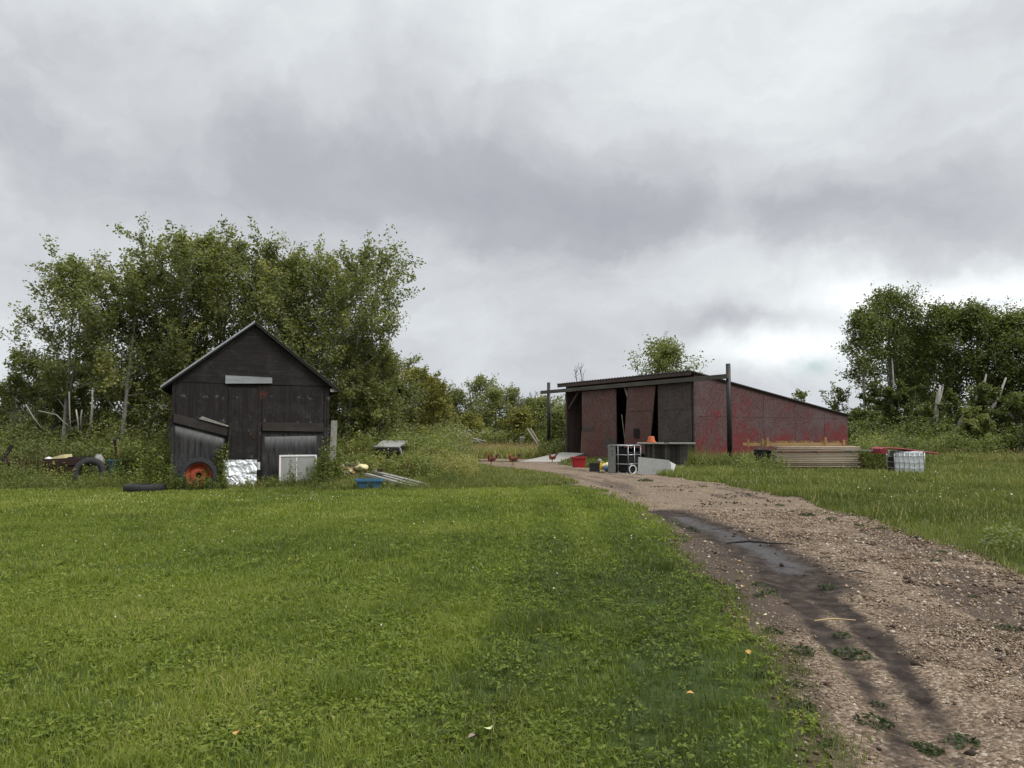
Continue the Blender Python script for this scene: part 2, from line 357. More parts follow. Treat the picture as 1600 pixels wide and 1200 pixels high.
# ---------------------------------------------------------------- gravel track
m,t,b,o=material('gravel'); co=t.new('ShaderNodeTexCoord').outputs['Object']
mud=t.new('ShaderNodeAttribute',attribute_name='mud').outputs['Fac']; wet=t.new('ShaderNodeAttribute',attribute_name='wet').outputs['Fac']
vor=t.new('ShaderNodeTexVoronoi',feature='F1'); vor.inputs['Scale'].default_value=55; t.l.new(co,vor.inputs['Vector'])
vs=t.new('ShaderNodeSeparateColor'); t.l.new(vor.outputs['Color'],vs.inputs[0])
g1=t.ramp(vs.outputs[0],[(0,(.070,.048,.031)),(.3,(.140,.097,.063)),(.65,(.215,.156,.104)),(.92,(.32,.25,.18)),(1,(.44,.37,.29))])
big=t.noise(co,1.1,5,.6); g1=t.mix(t.maprange(big,.45,.68,0,.45),g1,(.10,.068,.05)); g1=t.mix(t.maprange(t.m('ADD',t.new('ShaderNodeAttribute',attribute_name='soil').outputs['Fac'],t.m('MULTIPLY',t.m('SUBTRACT',t.noise(co,5,5,.7),.5),.9)),.35,.75,0,.85),g1,(.055,.040,.030))
clod=t.noise(co,14,5,.75); g1=t.mix(t.maprange(clod,.56,.66,0,.75),g1,(.045,.03,.022))
mk=t.m('ADD',mud,t.m('MULTIPLY',t.m('SUBTRACT',t.noise(co,7,5,.65),.5),.75),clamp=True); mk=t.maprange(mk,.30,.72,0,1)
mudc=t.ramp(t.noise(co,5,6,.7),[(.3,(.017,.012,.010)),(.5,(.038,.029,.024)),(.7,(.09,.068,.053))])
wk=t.m('ADD',wet,t.m('MULTIPLY',t.m('SUBTRACT',t.noise(co,17,6,.75),.5),1.7),clamp=True); wk=t.maprange(wk,.40,.80,0,1)
col=t.mix(mk,g1,mudc); setc(t,b.inputs['Base Color'],t.mix(wk,col,(.035,.03,.027)))
t.l.new(t.m('SUBTRACT',t.maprange(mk,0,1,.92,.85),t.m('MULTIPLY',wk,.40)),b.inputs['Roughness'])
t.l.new(t.m('ADD',t.maprange(mk,0,1,.2,.08),t.m('MULTIPLY',wk,.30)),b.inputs['Specular IOR Level'])
hb=t.m('ADD',t.m('MULTIPLY',vor.outputs['Distance'],t.maprange(mk,0,1,-.6,-.2)),t.m('ADD',t.m('MULTIPLY',clod,1.1),t.m('MULTIPLY',t.noise(co,45,4,.7),.5)))
bn=t.new('ShaderNodeBump'); bn.inputs['Distance'].default_value=.022; t.l.new(t.maprange(wk,0,1,.95,.85),bn.inputs['Strength']); t.l.new(hb,bn.inputs['Height']); t.l.new(bn.outputs[0],b.inputs['Normal'])
MT['gravel']=m
parts=[]; off=0; Vs=[];Qs=[];MU=[];WE=[];SO=[]
for xs,ys in ((np.arange(-.5,9.5,.035),np.arange(-2,13.0001,.035)),(np.arange(-9,12,.10),np.arange(13,55,.10))):
    x,y,q=grid(xs,ys,lambda a,c:roadd(a,c)>0)
    n1=vn(x,y,.16,21,3)-.5; n2=vn(x,y,.6,22,3)-.5
    fd=sstep(3.0,5.0,y); mu=1.0*np.exp(-(polyd(x,y,MUD)/.66)**2)+.80*fd*np.exp(-(polyd(x,y,RUT1)/.125)**2)+.72*fd*np.exp(-(polyd(x,y,RUT2)/.12)**2)+.5*np.exp(-(polyd(x,y,TRK)/.35)**2)
    mu+=.34*sstep(.5,.7,vn(x,y,1.0,31))*sstep(16,8,y)
    l_,r_=edges(y); c_=x-l_; so=1.05*np.exp(-((c_-.1)/.62)**2)*sstep(14,11,y)*sstep(4.6,7.5,y)+.62*sstep(.52,.72,vn(c_*2.2,y*.42,1.0,35))+.85*sstep(.2,1.6,c_-1.5)*sstep(15,8,y)*sstep(.3,.6,vn(x,y,.45,36)); SO.append(so)
    we=.76*np.exp(-(polyd(x,y,WET)/.33)**2)*(.55+.9*vn(x*2.2+y*.8,y*.5,.35,33))
    z=gz(x,y)+.006+(.030*n1+.03*n2)*(1-.0*np.clip(mu,0,1))*(1-.45*np.clip(we,0,1))+.018*np.clip(mu,0,1)*(vn(x*3,y*.8,.3,23)-.5)
    Vs.append(np.stack([x,y,z],1)); Qs.append(q+off); off+=len(x); MU.append(mu); WE.append(we)
rdo=npmesh('gravel_road',np.concatenate(Vs),[np.concatenate(Qs)],MT['gravel'],tint={'mud':np.concatenate(MU),'wet':np.concatenate(WE),'soil':np.concatenate(SO)},smooth=True); tag(rdo,kind='structure')
# pebbles: octahedra pressed into the road
def rocks(x,y,s,tint,rng,name,mat,label):
    n=len(x); z=gz(x,y)+.006
    B=np.array([(1,0,0),(0,1,0),(-1,0,0),(0,-1,0),(0,0,.7),(0,0,-.6)],float)
    V=B[None]*(1+rng.uniform(-.35,.35,(n,6,3)))*s[:,None,None]; a=rng.uniform(0,6.28,n); c,sn=np.cos(a)[:,None],np.sin(a)[:,None]
    V=np.stack([V[...,0]*c-V[...,1]*sn+x[:,None],V[...,0]*sn+V[...,1]*c+y[:,None],V[...,2]+z[:,None]+s[:,None]*.2],-1)
    F=np.array([(0,1,4),(1,2,4),(2,3,4),(3,0,4),(1,0,5),(2,1,5),(3,2,5),(0,3,5)])
    ob=npmesh(name,V.reshape(-1,3),[(np.arange(n)[:,None,None]*6+F[None]).reshape(-1,3)],mat,tint=np.repeat(tint,6)); tag(ob,label,'stones' if name!='mud_clods' else 'soil clods',kind='stuff'); return ob
def M_tint(name,stops,rough=.9,spec=.2):
    m,t,b,o=material(name); at=t.new('ShaderNodeAttribute',attribute_name='tint').outputs['Fac']
    setc(t,b.inputs['Base Color'],t.ramp(at,stops)); b.inputs['Roughness'].default_value=rough; b.inputs['Specular IOR Level'].default_value=spec; return m
rng=np.random.default_rng(5)
def scat(n,x0,x1,y0,y1,rng,dens=None):
    x=rng.uniform(x0,x1,n); y=rng.uniform(y0,y1,n)
    if dens is not None: k=rng.uniform(0,1,n)<dens(x,y); x=x[k]; y=y[k]
    return x,y
def pebd(x,y):
    mu=np.exp(-(polyd(x,y,MUD)/.7)**2)+np.exp(-(polyd(x,y,RUT1)/.2)**2)+np.exp(-(polyd(x,y,RUT2)/.18)**2)
    return (roadd(x,y)>-.15)*np.clip(1-1.15*mu,0,1)*(1-.7*np.exp(-((x-edges(y)[0]-.1)/.55)**2)*sstep(14,11,y))*(.35+.65*vn(x,y,.5,44))
xa,ya=scat(150000,.8,6.5,2.6,7.0,rng,pebd); xb,yb=scat(70000,.8,8,7,16,rng,pebd)
rocks(np.r_[xa,xb],np.r_[ya,yb],np.r_[rng.gamma(2.2,.0024,len(xa))+.0018,rng.gamma(3,.0032,len(xb))+.003],rng.uniform(0,1,len(xa)+len(xb)),rng,'gravel_stones',
   M_tint('pebble',[(0,(.07,.048,.032)),(.35,(.155,.108,.071)),(.75,(.245,.178,.12)),(.95,(.36,.29,.22)),(1,(.52,.46,.39))]),'small pinkish tan gravel stones strewn over the farm track')
xa,ya=scat(17000,1,9,3,24,rng,lambda x,y:(roadd(x,y)>-.2)*sstep(.45,.72,vn(x,y,.9,77))*(.15+.85*sstep(.5,3.0,x-edges(y)[0]))*.9)
rocks(xa,ya,rng.gamma(2.5,.005,len(xa))+.004,rng.uniform(0,1,len(xa)),rng,'mud_clods',M_tint('clod',[(0,(.02,.014,.011)),(1,(.07,.048,.036))]),'dark lumps of dried mud thrown along the track')

# ================================================================ dark weathered shed
def S(px,py):
    k=(px-800)/FPX; t_=(k*21.3+9.60)/(.94-.342*k); Yd=21.3+.342*t_; return t_,P3(px,py,Yd).z
def M_shed():
    m,t,b,o=material('shed_plywood'); co=t.new('ShaderNodeTexCoord').outputs['Object']; sp=t.new('ShaderNodeSeparateXYZ'); t.l.new(co,sp.inputs[0]); x_,y_,z_=sp.outputs
    mp=t.new('ShaderNodeMapping'); t.l.new(co,mp.inputs[0]); mp.inputs['Scale'].default_value=(6,6,.5)
    mh=t.new('ShaderNodeMapping'); t.l.new(co,mh.inputs[0]); mh.inputs['Scale'].default_value=(.6,1,7)
    gab=t.maprange(z_,3.02,3.04,0,1)
    n1=t.mix(gab,t.noise(mp.outputs[0],2,6,.7),t.noise(mh.outputs[0],2,6,.7)); n2=t.noise(co,1.6,5,.65); n3=t.noise(mp.outputs[0],9,3,.6)
    col=t.ramp(n1,[(.3,(.0105,.0085,.0085)),(.55,(.020,.016,.0155)),(.8,(.046,.039,.037))])
    col=t.mix(t.maprange(n2,.52,.78,0,.45),col,(.075,.07,.07))
    # wear rows left by nail heads and battens
    rows=None
    for zr in (2.62,1.95,1.62,.9):
        d=t.m('ABSOLUTE',t.m('SUBTRACT',z_,zr)); r=t.maprange(d,.02,.16,1,0); rows=r if rows is None else t.m('MAXIMUM',rows,r)
    sp2=t.noise(co,7,2,.5); col=t.mix(t.m('MULTIPLY',t.m('MULTIPLY',rows,t.maprange(sp2,.60,.74,0,1)),.7),col,(.17,.165,.16))
    col=t.mix(t.maprange(t.noise(co,26,2,.5),.70,.78,0,.7),col,(.20,.19,.18))
    # washed-out bands below the boards nailed on left and right
    def band(x0,x1,za,zb,fall):
        lin=t.m('ADD',t.m('MULTIPLY',t.m('SUBTRACT',x_,x0),(zb-za)/(x1-x0)),za); dd=t.m('SUBTRACT',lin,z_)
        k=t.m('MULTIPLY',t.maprange(dd,0,fall,1,0),t.maprange(dd,-.02,0,0,1)); k=t.m('MULTIPLY',k,k)
        k=t.m('MULTIPLY',k,t.m('MULTIPLY',t.maprange(x_,x0-.01,x0+.05,0,1),t.maprange(x_,x1-.05,x1,1,0))); return t.m('MULTIPLY',k,t.maprange(n3,.3,.6,.45,1))
    lo=t.m('MULTIPLY',t.maprange(z_,1.78,1.70,0,1),.30); lo=t.m('MULTIPLY',lo,t.maprange(n1,.35,.65,0,1))
    xm=t.m('MULTIPLY',lo,t.m('MAXIMUM',t.maprange(x_,1.30,1.24,0,1),t.maprange(x_,2.46,2.5,0,1)))
    col=t.mix(xm,col,(.14,.145,.155))
    col=t.mix(band(.08,1.42,1.80,1.42,.34),col,(.34,.34,.35)); col=t.mix(band(2.5,4.0,1.47,1.50,.42),col,(.27,.27,.28))
    # rust run above and beside the door
    for xr,zr,rr in ((2.43,2.72,.16),(2.42,1.83,.09)):
        dx=t.m('SUBTRACT',x_,xr); dz=t.m('MULTIPLY',t.m('SUBTRACT',z_,zr),.9); q=t.m('SQRT',t.m('ADD',t.m('POWER',dx,2),t.m('POWER',dz,2)))
        k=t.m('MULTIPLY',t.maprange(q,0,rr,1,0),t.maprange(t.noise(co,14,3,.6),.42,.55,0,1)); col=t.mix(t.m('MULTIPLY',k,.8),col,(.16,.04,.02))
    setc(t,b.inputs['Base Color'],col); b.inputs['Roughness'].default_value=.8; b.inputs['Specular IOR Level'].default_value=.25
    bump(t,b,t.m('ADD',n1,n3),.4,.01); return m
MT['shed']=M_shed(); MT['shedroof']=M_plain('shed_roofing',(.018,.017,.016),.85,0,.3,3)
SW=4.34; SD=5.0
shed=thing('plywood_shed','black weathered plywood shed with steep gable standing in the weeds on the left','shed',(-9.60,21.3,0),R(20))
ez=3.02; pk=(S(401,506)[0],S(401,506)[1]); pz=4.76; mx_=SW/2
wmb=MB()
wmb.prism([(0,-.1),(SW,-.1),(SW,ez),(mx_,pz-.02),(0,ez)],.02,.10)
wmb.prism([(0,-.1),(SW,-.1),(SW,ez),(mx_,pz-.02),(0,ez)],SD-.1,SD)
wmb.box(0,.08,.10,SD-.1,-.1,ez); wmb.box(SW-.08,SW,.10,SD-.1,-.1,ez)
wmb.build('wall',MT['shed'],shed)
xd0,xd1=S(357,650)[0],S(403,650)[0]
def sp(name,x0,x1,z0,z1,y0=-.012,mat='shed'):
    return MB().box(x0,x1,y0,.018,z0,z1).build(name,MT[mat],shed,bevel=.003)
gpoly=[(.0,3.035),(SW,2.99),(SW,3.04),(mx_+.02,pz-.06),(mx_-.05,pz-.06),(0,3.06)]
MB().prism(gpoly,-.022,.018).build('gable_panel',MT['shed'],shed,bevel=.003)
MB().prism([(mx_-.34,pz-.30),(mx_+.34,pz-.30),(mx_,pz-.03)],-.034,-.024).build('gable_panel',MT['shed'],shed)
sp('wall_panel',.10,xd0-.01,1.80,3.02); sp('wall_panel',.10,xd0-.01,.0,1.79,-.006)
sp('wall_panel',xd1+.11,SW-.16,1.63,2.98); sp('wall_panel',xd1+.11,SW-.16,0,1.62,-.006)
dr=sp('door',xd0,xd1,.06,2.90,-.020); MB().box(xd1-.14,xd1-.06,-.034,-.021,1.42,1.62).build('latch',MT['rust'],dr)
sp('door_trim',xd1+.008,xd1+.10,0,2.95,-.03); sp('corner_trim',.0,.09,0,3.0,-.03); sp('corner_trim',SW-.14,SW,.0,2.95,-.03)
sp('corner_trim',SW-.06,SW-.002,0,2.9,-.045)
# boards nailed over the front
a,c=S(351,592),S(424,594)
MB().prism([(a[0],a[1]-.14),(c[0]+.01,c[1]-.10),(c[0],c[1]+.07),(a[0],a[1]+.10)],-.065,-.024).build('header_board',MT['greyx'],shed,bevel=.004)
a,c=S(272,653),S(356,672)
MB().prism([(a[0],a[1]-.13),(c[0],c[1]-.17),(c[0]+.02,c[1]+.08),(a[0],a[1]+.12)],-.075,-.022).build('nailed_plank',MT['darkw'],shed,bevel=.004)
MB().prism([(a[0]+.65,a[1]-.02),(c[0]+.03,c[1]+.09),(c[0]+.03,c[1]+.13),(a[0]+.75,a[1]+.05)],-.11,-.076).build('nailed_plank',MT['old'],shed)
MB().prism([(c[0]-.02,c[1]-.95),(c[0]+.05,c[1]-.95),(c[0]+.13,c[1]+.2),(c[0]+.06,c[1]+.22)],-.11,-.078).build('nailed_plank',MT['darkw'],shed)
a,c=S(411,666),S(506,668)
MB().prism([(a[0],a[1]-.13),(c[0],c[1]-.13),(c[0],c[1]+.13),(a[0],a[1]+.11)],-.075,-.022).build('nailed_plank',MT['darkw'],shed,bevel=.004)
a=S(406,727); MB().box(a[0]-.04,a[0]+.04,-.09,-.031,a[1]-.13,a[1]+.09).build('outlet_box',MT['white'],shed,bevel=.006)
# roof: two pitches with an overhang, a pale drip edge on the left slope
sl=(pz-ez)/mx_; ov=.27
def pitch(side):
    x0=mx_; x1=-ov if side<0 else SW+ov; z1=pz-sl*(mx_+ov)
    return [(x0,pz+.0),(x1,z1),(x1,z1+.09),(x0,pz+.09)] if side<0 else [(x0,pz+.0),(x0,pz+.09),(x1,z1+.09),(x1,z1)]
MB().prism(pitch(-1),-.16,SD+.2).build('roof',MT['shedroof'],shed); MB().prism(pitch(1),-.16,SD+.2).build('roof',MT['shedroof'],shed)
z1=pz-sl*(mx_+ov)
MB().prism([(mx_,pz+.045),(-ov-.02,z1+.045),(-ov-.02,z1+.105),(mx_,pz+.105)],-.185,-.162).build('drip_edge',MT['galv'],shed)
MB().prism([(mx_+.003,pz+.07),(SW+ov+.02,z1+.07),(SW+ov+.02,z1+.10),(mx_+.003,pz+.10)],-.175,-.162).build('drip_edge',MT['beam'],shed)
MB().box(SW+.02,SW+.24,-.12,-.04,z1+.02,z1+.11).build('eave_block',MT['old'],shed)
MB().prism([(mx_,pz-.12),(.0,ez-.10),(.0,ez+.02),(mx_,pz-.0)],-.05,-.036).build('barge_board',MT['shed'],shed)

# ================================================================ red machine shed
BA=math.atan2(-10.15,5.77); BL=11.68; BD=11.76; FZ=.35
def Bx(px): k=(px-800)/FPX; return (k*48.2-3.47)/(.4934+.87*k)      # along the front wall
def Bz(px,py): t_=Bx(px); return P3(px,py,48.2-.87*t_).z
def M_barn(name,old,lo=(.045,.03,.03),flake=.5,grainz=False,redamt=1.0):
    m,t,b,o=material(name); co=t.new('ShaderNodeTexCoord').outputs['Object']
    n1=t.noise(co,.9,5,.7); n2=t.noise(co,9,5,.75); n3=t.noise(co,26,3,.6); n4=t.noise(co,3.2,4,.6)
    mp=t.new('ShaderNodeMapping'); t.l.new(co,mp.inputs[0]); mp.inputs['Scale'].default_value=(1,1,.35); n5=t.noise(mp.outputs[0],14,5,.75)
    sz=t.new('ShaderNodeSeparateXYZ'); t.l.new(co,sz.inputs[0])
    base=t.ramp(n2,[(.35,lo),(.5,old),(.68,tuple(min(1,v*1.55) for v in old))])
    base=t.mix(t.maprange(t.noise(co,.7,6,.7,.6),.50,.62,0,.55),base,t.mix(n2,tuple(.35*v+.05 for v in old),tuple(.8*v+.075 for v in old)))
    low=t.maprange(sz.outputs[2],.4,2.2,.16,0); k=t.m('ADD',t.m('ADD',t.m('MULTIPLY',n1,.6),t.m('MULTIPLY',n5,.4)),low)
    base=t.mix(t.m('MULTIPLY',t.maprange(k,.535,.62,0,.9),redamt),base,(.16,.021,.023))
    base=t.mix(t.maprange(n3,.66,.75,0,flake),base,(.36,.31,.31)); base=t.mix(t.maprange(n4,.62,.8,0,.3),base,(.03,.025,.027))
    setc(t,b.inputs['Base Color'],base); b.inputs['Roughness'].default_value=.85; b.inputs['Specular IOR Level'].default_value=.2; bump(t,b,n2,.3,.01); return m
MT['bside']=M_barn('flaking_red_sheathing',(.100,.057,.056),(.045,.028,.027),flake=.85,redamt=.85)
MT['bdoor']=M_barn('faded_red_plywood',(.115,.064,.055),(.07,.041,.036),.08,redamt=.28)
MT['bdoor2']=M_barn('brown_plywood',(.074,.058,.053),(.05,.04,.036),.04,redamt=.0)
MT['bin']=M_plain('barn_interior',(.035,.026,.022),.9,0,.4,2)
MT['bframe']=M_wood('barn_frame',(.055,.035,.03),(.11,.08,.07),(1,1,.2),.85,.4,(.16,.13,.12),.2,5)
MT['broof']=M_plain('barn_roofing',(.06,.05,.05),.8,0,.3,2)
barn=thing('machine_shed','long dark red shed with a sloping roof and tall plywood sliding doors','shed',(3.47,48.2,0),BA)
zt=4.58; zb=2.58
prof=[(0,0.0),(0,zt),(BD,zb),(BD,0.0)]
def yz(mb,poly,x0,x1):
    n=len(poly); vs=[(x0,y,z) for y,z in poly]+[(x1,y,z) for y,z in poly]
    return mb.add(vs,[tuple(range(n)),tuple(range(2*n-1,n-1,-1))]+[(i,n+i,n+(i+1)%n,(i+1)%n) for i in range(n)])
yz(MB(),prof,BL-.12,BL).build('side_wall',MT['bside'],barn)
yz(MB(),[(0.02,0.0),(0.02,zt),(BD,zb),(BD,0.0)],0,.12).build('side_wall',MT['bframe'],barn)
for yj in (2.44,4.88,7.32,9.76):       # battened joints of the sheathing
    MB().box(BL+.001,BL+.012,yj-.012,yj+.012,.02,zt-(zt-zb)*yj/BD-.03).build('joint_strip',MT['bside'],barn)
MB().box(BL+.001,BL+.01,.1,BD-.1,2.42,2.44).build('joint_strip',MT['bside'],barn)
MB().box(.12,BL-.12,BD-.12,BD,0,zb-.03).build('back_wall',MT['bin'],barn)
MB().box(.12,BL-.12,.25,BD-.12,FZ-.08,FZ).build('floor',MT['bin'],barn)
MB().box(.0,BL,-.02,.24,0,FZ-.002).build('sill',MT['bframe'],barn)
# roof sheet with corrugations
mb=MB(); nr=90; W0,W1=-.45,BL+.12
def rz(y,d=0): return zt+.03-(zt-zb)/BD*y+d
top=[];n=nr*2
vs=[];fs=[]
for i in range(n+1):
    x=W0+(W1-W0)*i/n; d=.028*math.sin(i*math.pi/2)
    for y in (-.42,BD+.25): vs+=[(x,y,rz(y,.05+d)),(x,y,rz(y,.0+d*.5))]
for i in range(n):
    a=i*4; fs+=[(a,a+4,a+6,a+2),(a+1,a+3,a+7,a+5),(a,a+1,a+5,a+4),(a+2,a+6,a+7,a+3)]
fs+=[(0,2,3,1),(n*4,n*4+1,n*4+3,n*4+2)]
mb.add(vs,fs).build('roof',MT['broof'],barn)
MB().beam((W0+.02,-.38,rz(-.38)-.10),(W1-.02,-.38,rz(-.38)-.10),.04,.18).build('fascia',MT['bframe'],barn)
MB().box(.0,BL,-.03,.05,4.36,zt-.02).build('header_panel',MT['bside'],barn)
yz(MB(),[(-.36,zt+.02),(BD+.1,zb-.04),(BD+.1,zb+.0),(-.36,zt+.07)],BL+.02,BL+.05).build('barge_board',MT['bframe'],barn)
# sliding doors
def door(p0,p1,z0,z1,mat,y,tilt=0,lab=None):
    x0,x1=Bx(p0),Bx(p1); d=tilt
    o=MB().prism([(x0-d,z0),(x1-d*1.4,z0),(x1,z1),(x0,z1)],y,y+.06).build('sliding_door',MT[mat],barn,bevel=.004)
    for f in (.28,.72): MB().box(x0+(x1-x0)*f-.04,x0+(x1-x0)*f+.04,y+.012,y+.04,z1,z1+.13).build('roller_bracket',MT['rust'],o)
    if lab: o['label']=lab
    return o
d1=door(912.5,966,.10,4.12,'bdoor',-.16,lab='faded red sliding door nearest the ramp')
x0,x1=Bx(912.5),Bx(966)
MB().box(x0+.02,x0+1.25,-.172,-.161,1.68,1.95).build('patch',MT['bdoor2'],d1)
MB().box(x0+2.2,x1-.02,-.172,-.161,.72,1.3).build('patch',MT['bdoor2'],d1)
d2=door(985.5,1029,.45,4.12,'bdoor',-.22,.42,'tilted reddish sliding door hanging askew')
d3=door(1031.5,1083.5,.40,4.16,'bdoor2',-.16,0,'grey brown sliding door at the corner')
for dd,(pa,pb) in ((d2,(986,1028)),(d3,(1032,1083))): MB().box(Bx(pa)+.0,Bx(pb)-.05,-.235 if dd is d2 else -.172,-.222 if dd is d2 else -.161,2.78,2.81).build('seam_batten',MT['bframe'],dd)
a=Bx(999.5); MB().box(a-.24,a+.24,-.262,-.236,1.32,1.82).build('dark_plate',MT['dkhole'],d2)
MB().box(BL-.10,BL+.02,-.10,-.021,.0,4.36).build('corner_post',MT['bdoor2'],barn)
MB().box(.0,.18,-.08,-.021,FZ,4.3).build('corner_post',MT['bframe'],barn)
xa=Bx(912); MB().beam((.2,.06,3.1),(1.35,.06,4.2),.1,.14).build('knee_brace',MT['bframe'],barn)
MB().beam((Bx(984),.0,3.35),(Bx(977),.0,4.15),.1,.12).build('knee_brace',MT['old'],barn)
# studs seen inside the openings
for xs_ in (1.1,2.6,4.1,5.6,6.3,7.4,9.2,10.4): MB().box(xs_,xs_+.14,5.2,5.34,FZ,3.6).build('stud',MT['bframe'],barn)
MB().box(.2,BL-.2,5.2,5.3,2.2,2.35).build('girt',MT['bframe'],barn)
# track beam carried past the shed on two poles
zt2=4.27
MB().box(-2.55,BL+2.55,-.38,-.27,zt2-.11,zt2+.11).build('track_beam',MT['beam'],barn,bevel=.005)
for xx,zp in ((-1.85,4.9),(BL+2.42,4.88)):
    MB().tube([(xx,-.16,-.2),(xx+.01,-.16,2.4),(xx,-.16,zp)],[.125,.115,.11],12).build('post',MT['blackm'],barn,True)
# ramp of planks
def Bw(x,y,z): M=Matrix.Rotation(BA,4,'Z'); v=M@Vector((x,y,z)); return v+Vector((3.47,48.2,0))
rmp=thing('plank_ramp','low pale plank ramp leading up to the open shed door','ramp',Bw(0,0,0),BA)
mb=MB(); nP=14
for i in range(nP):
    u0=i/nP; u1=(i+.94)/nP
    def e(u): return Vector((-.1+4.7*u,-.25-5.9*u,.36-.33*u)),Vector((2.3+3.4*u,-.25-4.1*u,.35-.33*u))
    a0,b0=e(u0); a1,b1=e(u1)
    mb.add([a0,b0,b1,a1]+[p-Vector((0,0,.30)) for p in (a0,b0,b1,a1)],[(3,2,1,0),(4,5,6,7),(0,1,5,4),(1,2,6,5),(2,3,7,6),(3,0,4,7)])
mb.build('deck',MT['old'],rmp)
# ================================================================ trees
MT['leafA']=M_leaf('poplar_leaves',[(0,(.085,.094,.034)),(.35,(.15,.165,.056)),(.7,(.225,.235,.082)),(.9,(.30,.28,.10)),(1,(.38,.31,.10))],.5,.44,.4)
MT['leafB']=M_leaf('grove_leaves',[(0,(.065,.078,.025)),(.5,(.125,.15,.042)),(.85,(.19,.21,.06)),(1,(.2,.2,.06))],.5,.36,.3)
MT['leafY']=M_leaf('turning_leaves',[(0,(.08,.085,.02)),(.4,(.16,.16,.032)),(.75,(.27,.24,.045)),(1,(.42,.31,.05))],.5,.35,.4)
MT['leafW']=M_leaf('willow_leaves',[(0,(.07,.08,.03)),(.5,(.13,.145,.05)),(.85,(.19,.2,.07)),(1,(.28,.24,.09))],.5,.38,.3)
def tree(name,label,px,Yd,top_py,Rr,seed,bark='bark',leaf='leafA',ls=.10,nl=20,nsub=7,per=34,cb=.22,r0=.12,lean=(0,0),group=None,cat='tree',up=.55,dens=1.0,bx=None,tscale=(0,1),fork=0,twig=.125,tilt=0,tw=1.0):
    rg=np.random.default_rng(seed); x0=(px-800)/FPX*Yd*1.0 if bx is None else bx
    H=P3(px,top_py,Yd).z; z0=gz1(x0,Yd)-.05
    o=thing(name,label,cat,(x0,Yd,z0),0,group)
    mb=MB(); C=[];T=[]
    stems=[(0,0,H,1.0)] if not fork else [(rg.uniform(0,6.28),rg.uniform(.10,.22),H*rg.uniform(.85,1.0),.75) for _ in range(fork)]
    for (fa,fl,Hh,rs) in stems:
        n=9; pts=[]; wx=rg.normal(0,.12,n).cumsum()*.5; wy=rg.normal(0,.12,n).cumsum()*.5
        for k in range(n):
            s=k/(n-1); q=s**1.15*Hh*fl
            pts.append(Vector((lean[0]*Hh*s+math.cos(fa)*q+wx[k]*s*Hh*.08,lean[1]*Hh*s+math.sin(fa)*q+wy[k]*s*Hh*.08,Hh*(.97 if not per else .92)*s)))
        mb.tube(pts,[max(r0*rs*(1-k/(n-.6))**.8,.012) for k in range(n)],8)
        def at(s): f=s*(n-1); i=min(int(f),n-2); return pts[i].lerp(pts[i+1],f-i)
        nn=max(4,int(nl/len(stems)))
        for i in range(nn):
            s=cb+(0.985-cb)*((i+rg.uniform(.2,.8))/nn)**.85; az_=i*2.4+rg.uniform(-.5,.5); a=at(s)
            q=(s-cb)/(1-cb); prof_=(.55+.9*math.sin(min(q*1.25+.25,3.0)))*(1-q**3)*.75+.12
            L=Rr*prof_*rg.uniform(.7,1.15)/(1.25 if len(stems)>1 else 1)
            upa=R(18)+q*R(50)*up*1.6+rg.normal(0,.12)
            dv=Vector((math.cos(az_)*math.cos(upa),math.sin(az_)*math.cos(upa),math.sin(upa)))
            lp=[a]; m_=5
            for k in range(1,m_):
                dv=(dv+Vector((rg.normal(0,.16),rg.normal(0,.16),.13*up*2+rg.normal(0,.07)))).normalized(); lp.append(lp[-1]+dv*L/(m_-1))
            rl=max(.28*r0*rs*(1-s*.6),.012); mb.tube(lp,[rl*(1-k/(m_-.2))+.004 for k in range(m_)],5,False)
            for j in range(nsub):
                f=(.22+.8*(j+rg.uniform(0,.9))/nsub)*(m_-1); f=min(f,m_-1.001); ii=int(f); b0=lp[ii].lerp(lp[ii+1],f-ii)
                d2=((lp[ii+1]-lp[ii]).normalized()*.55+Vector(rg.normal(0,.55,3))+Vector((0,0,.35*up*2))).normalized()
                l2=L*rg.uniform(.22,.48)*(1.15-.5*f/(m_-1))+.15
                sp_=[b0,b0+d2*l2*.5+Vector(rg.normal(0,.05,3))*l2,b0+d2*l2+Vector((0,0,.12*l2))]
                mb.tube(sp_,[.010*tw,.007*tw,.003*tw],3,False)
                k=int(per*rg.uniform(.55,1.4)*dens*(.6+l2)); 
                if k<=0: continue
                tt=rg.uniform(.1,1.08,k); base=np.array(b0)[None]+np.array(sp_[2]-b0)[None]*tt[:,None]
                C.append(base+rg.normal(0,1,(k,3))*np.array([twig,twig,twig*.8])*(.5+.5*l2)); T.append(np.clip(rg.normal(.42+.13*rg.normal(),.17,k),0,1))
    mb.build('trunk',MT[bark],o,smooth=True)
    if C:
        C=np.concatenate(C); T=tscale[0]+(tscale[1]-tscale[0])*np.concatenate(T)
        V,F,TT=leaves(C,rg.uniform(.7,1.3,len(C))*ls,rg,tint=T,upbias=.35)
        npmesh('crown',V,[F],MT[leaf],o,TT)
    return o
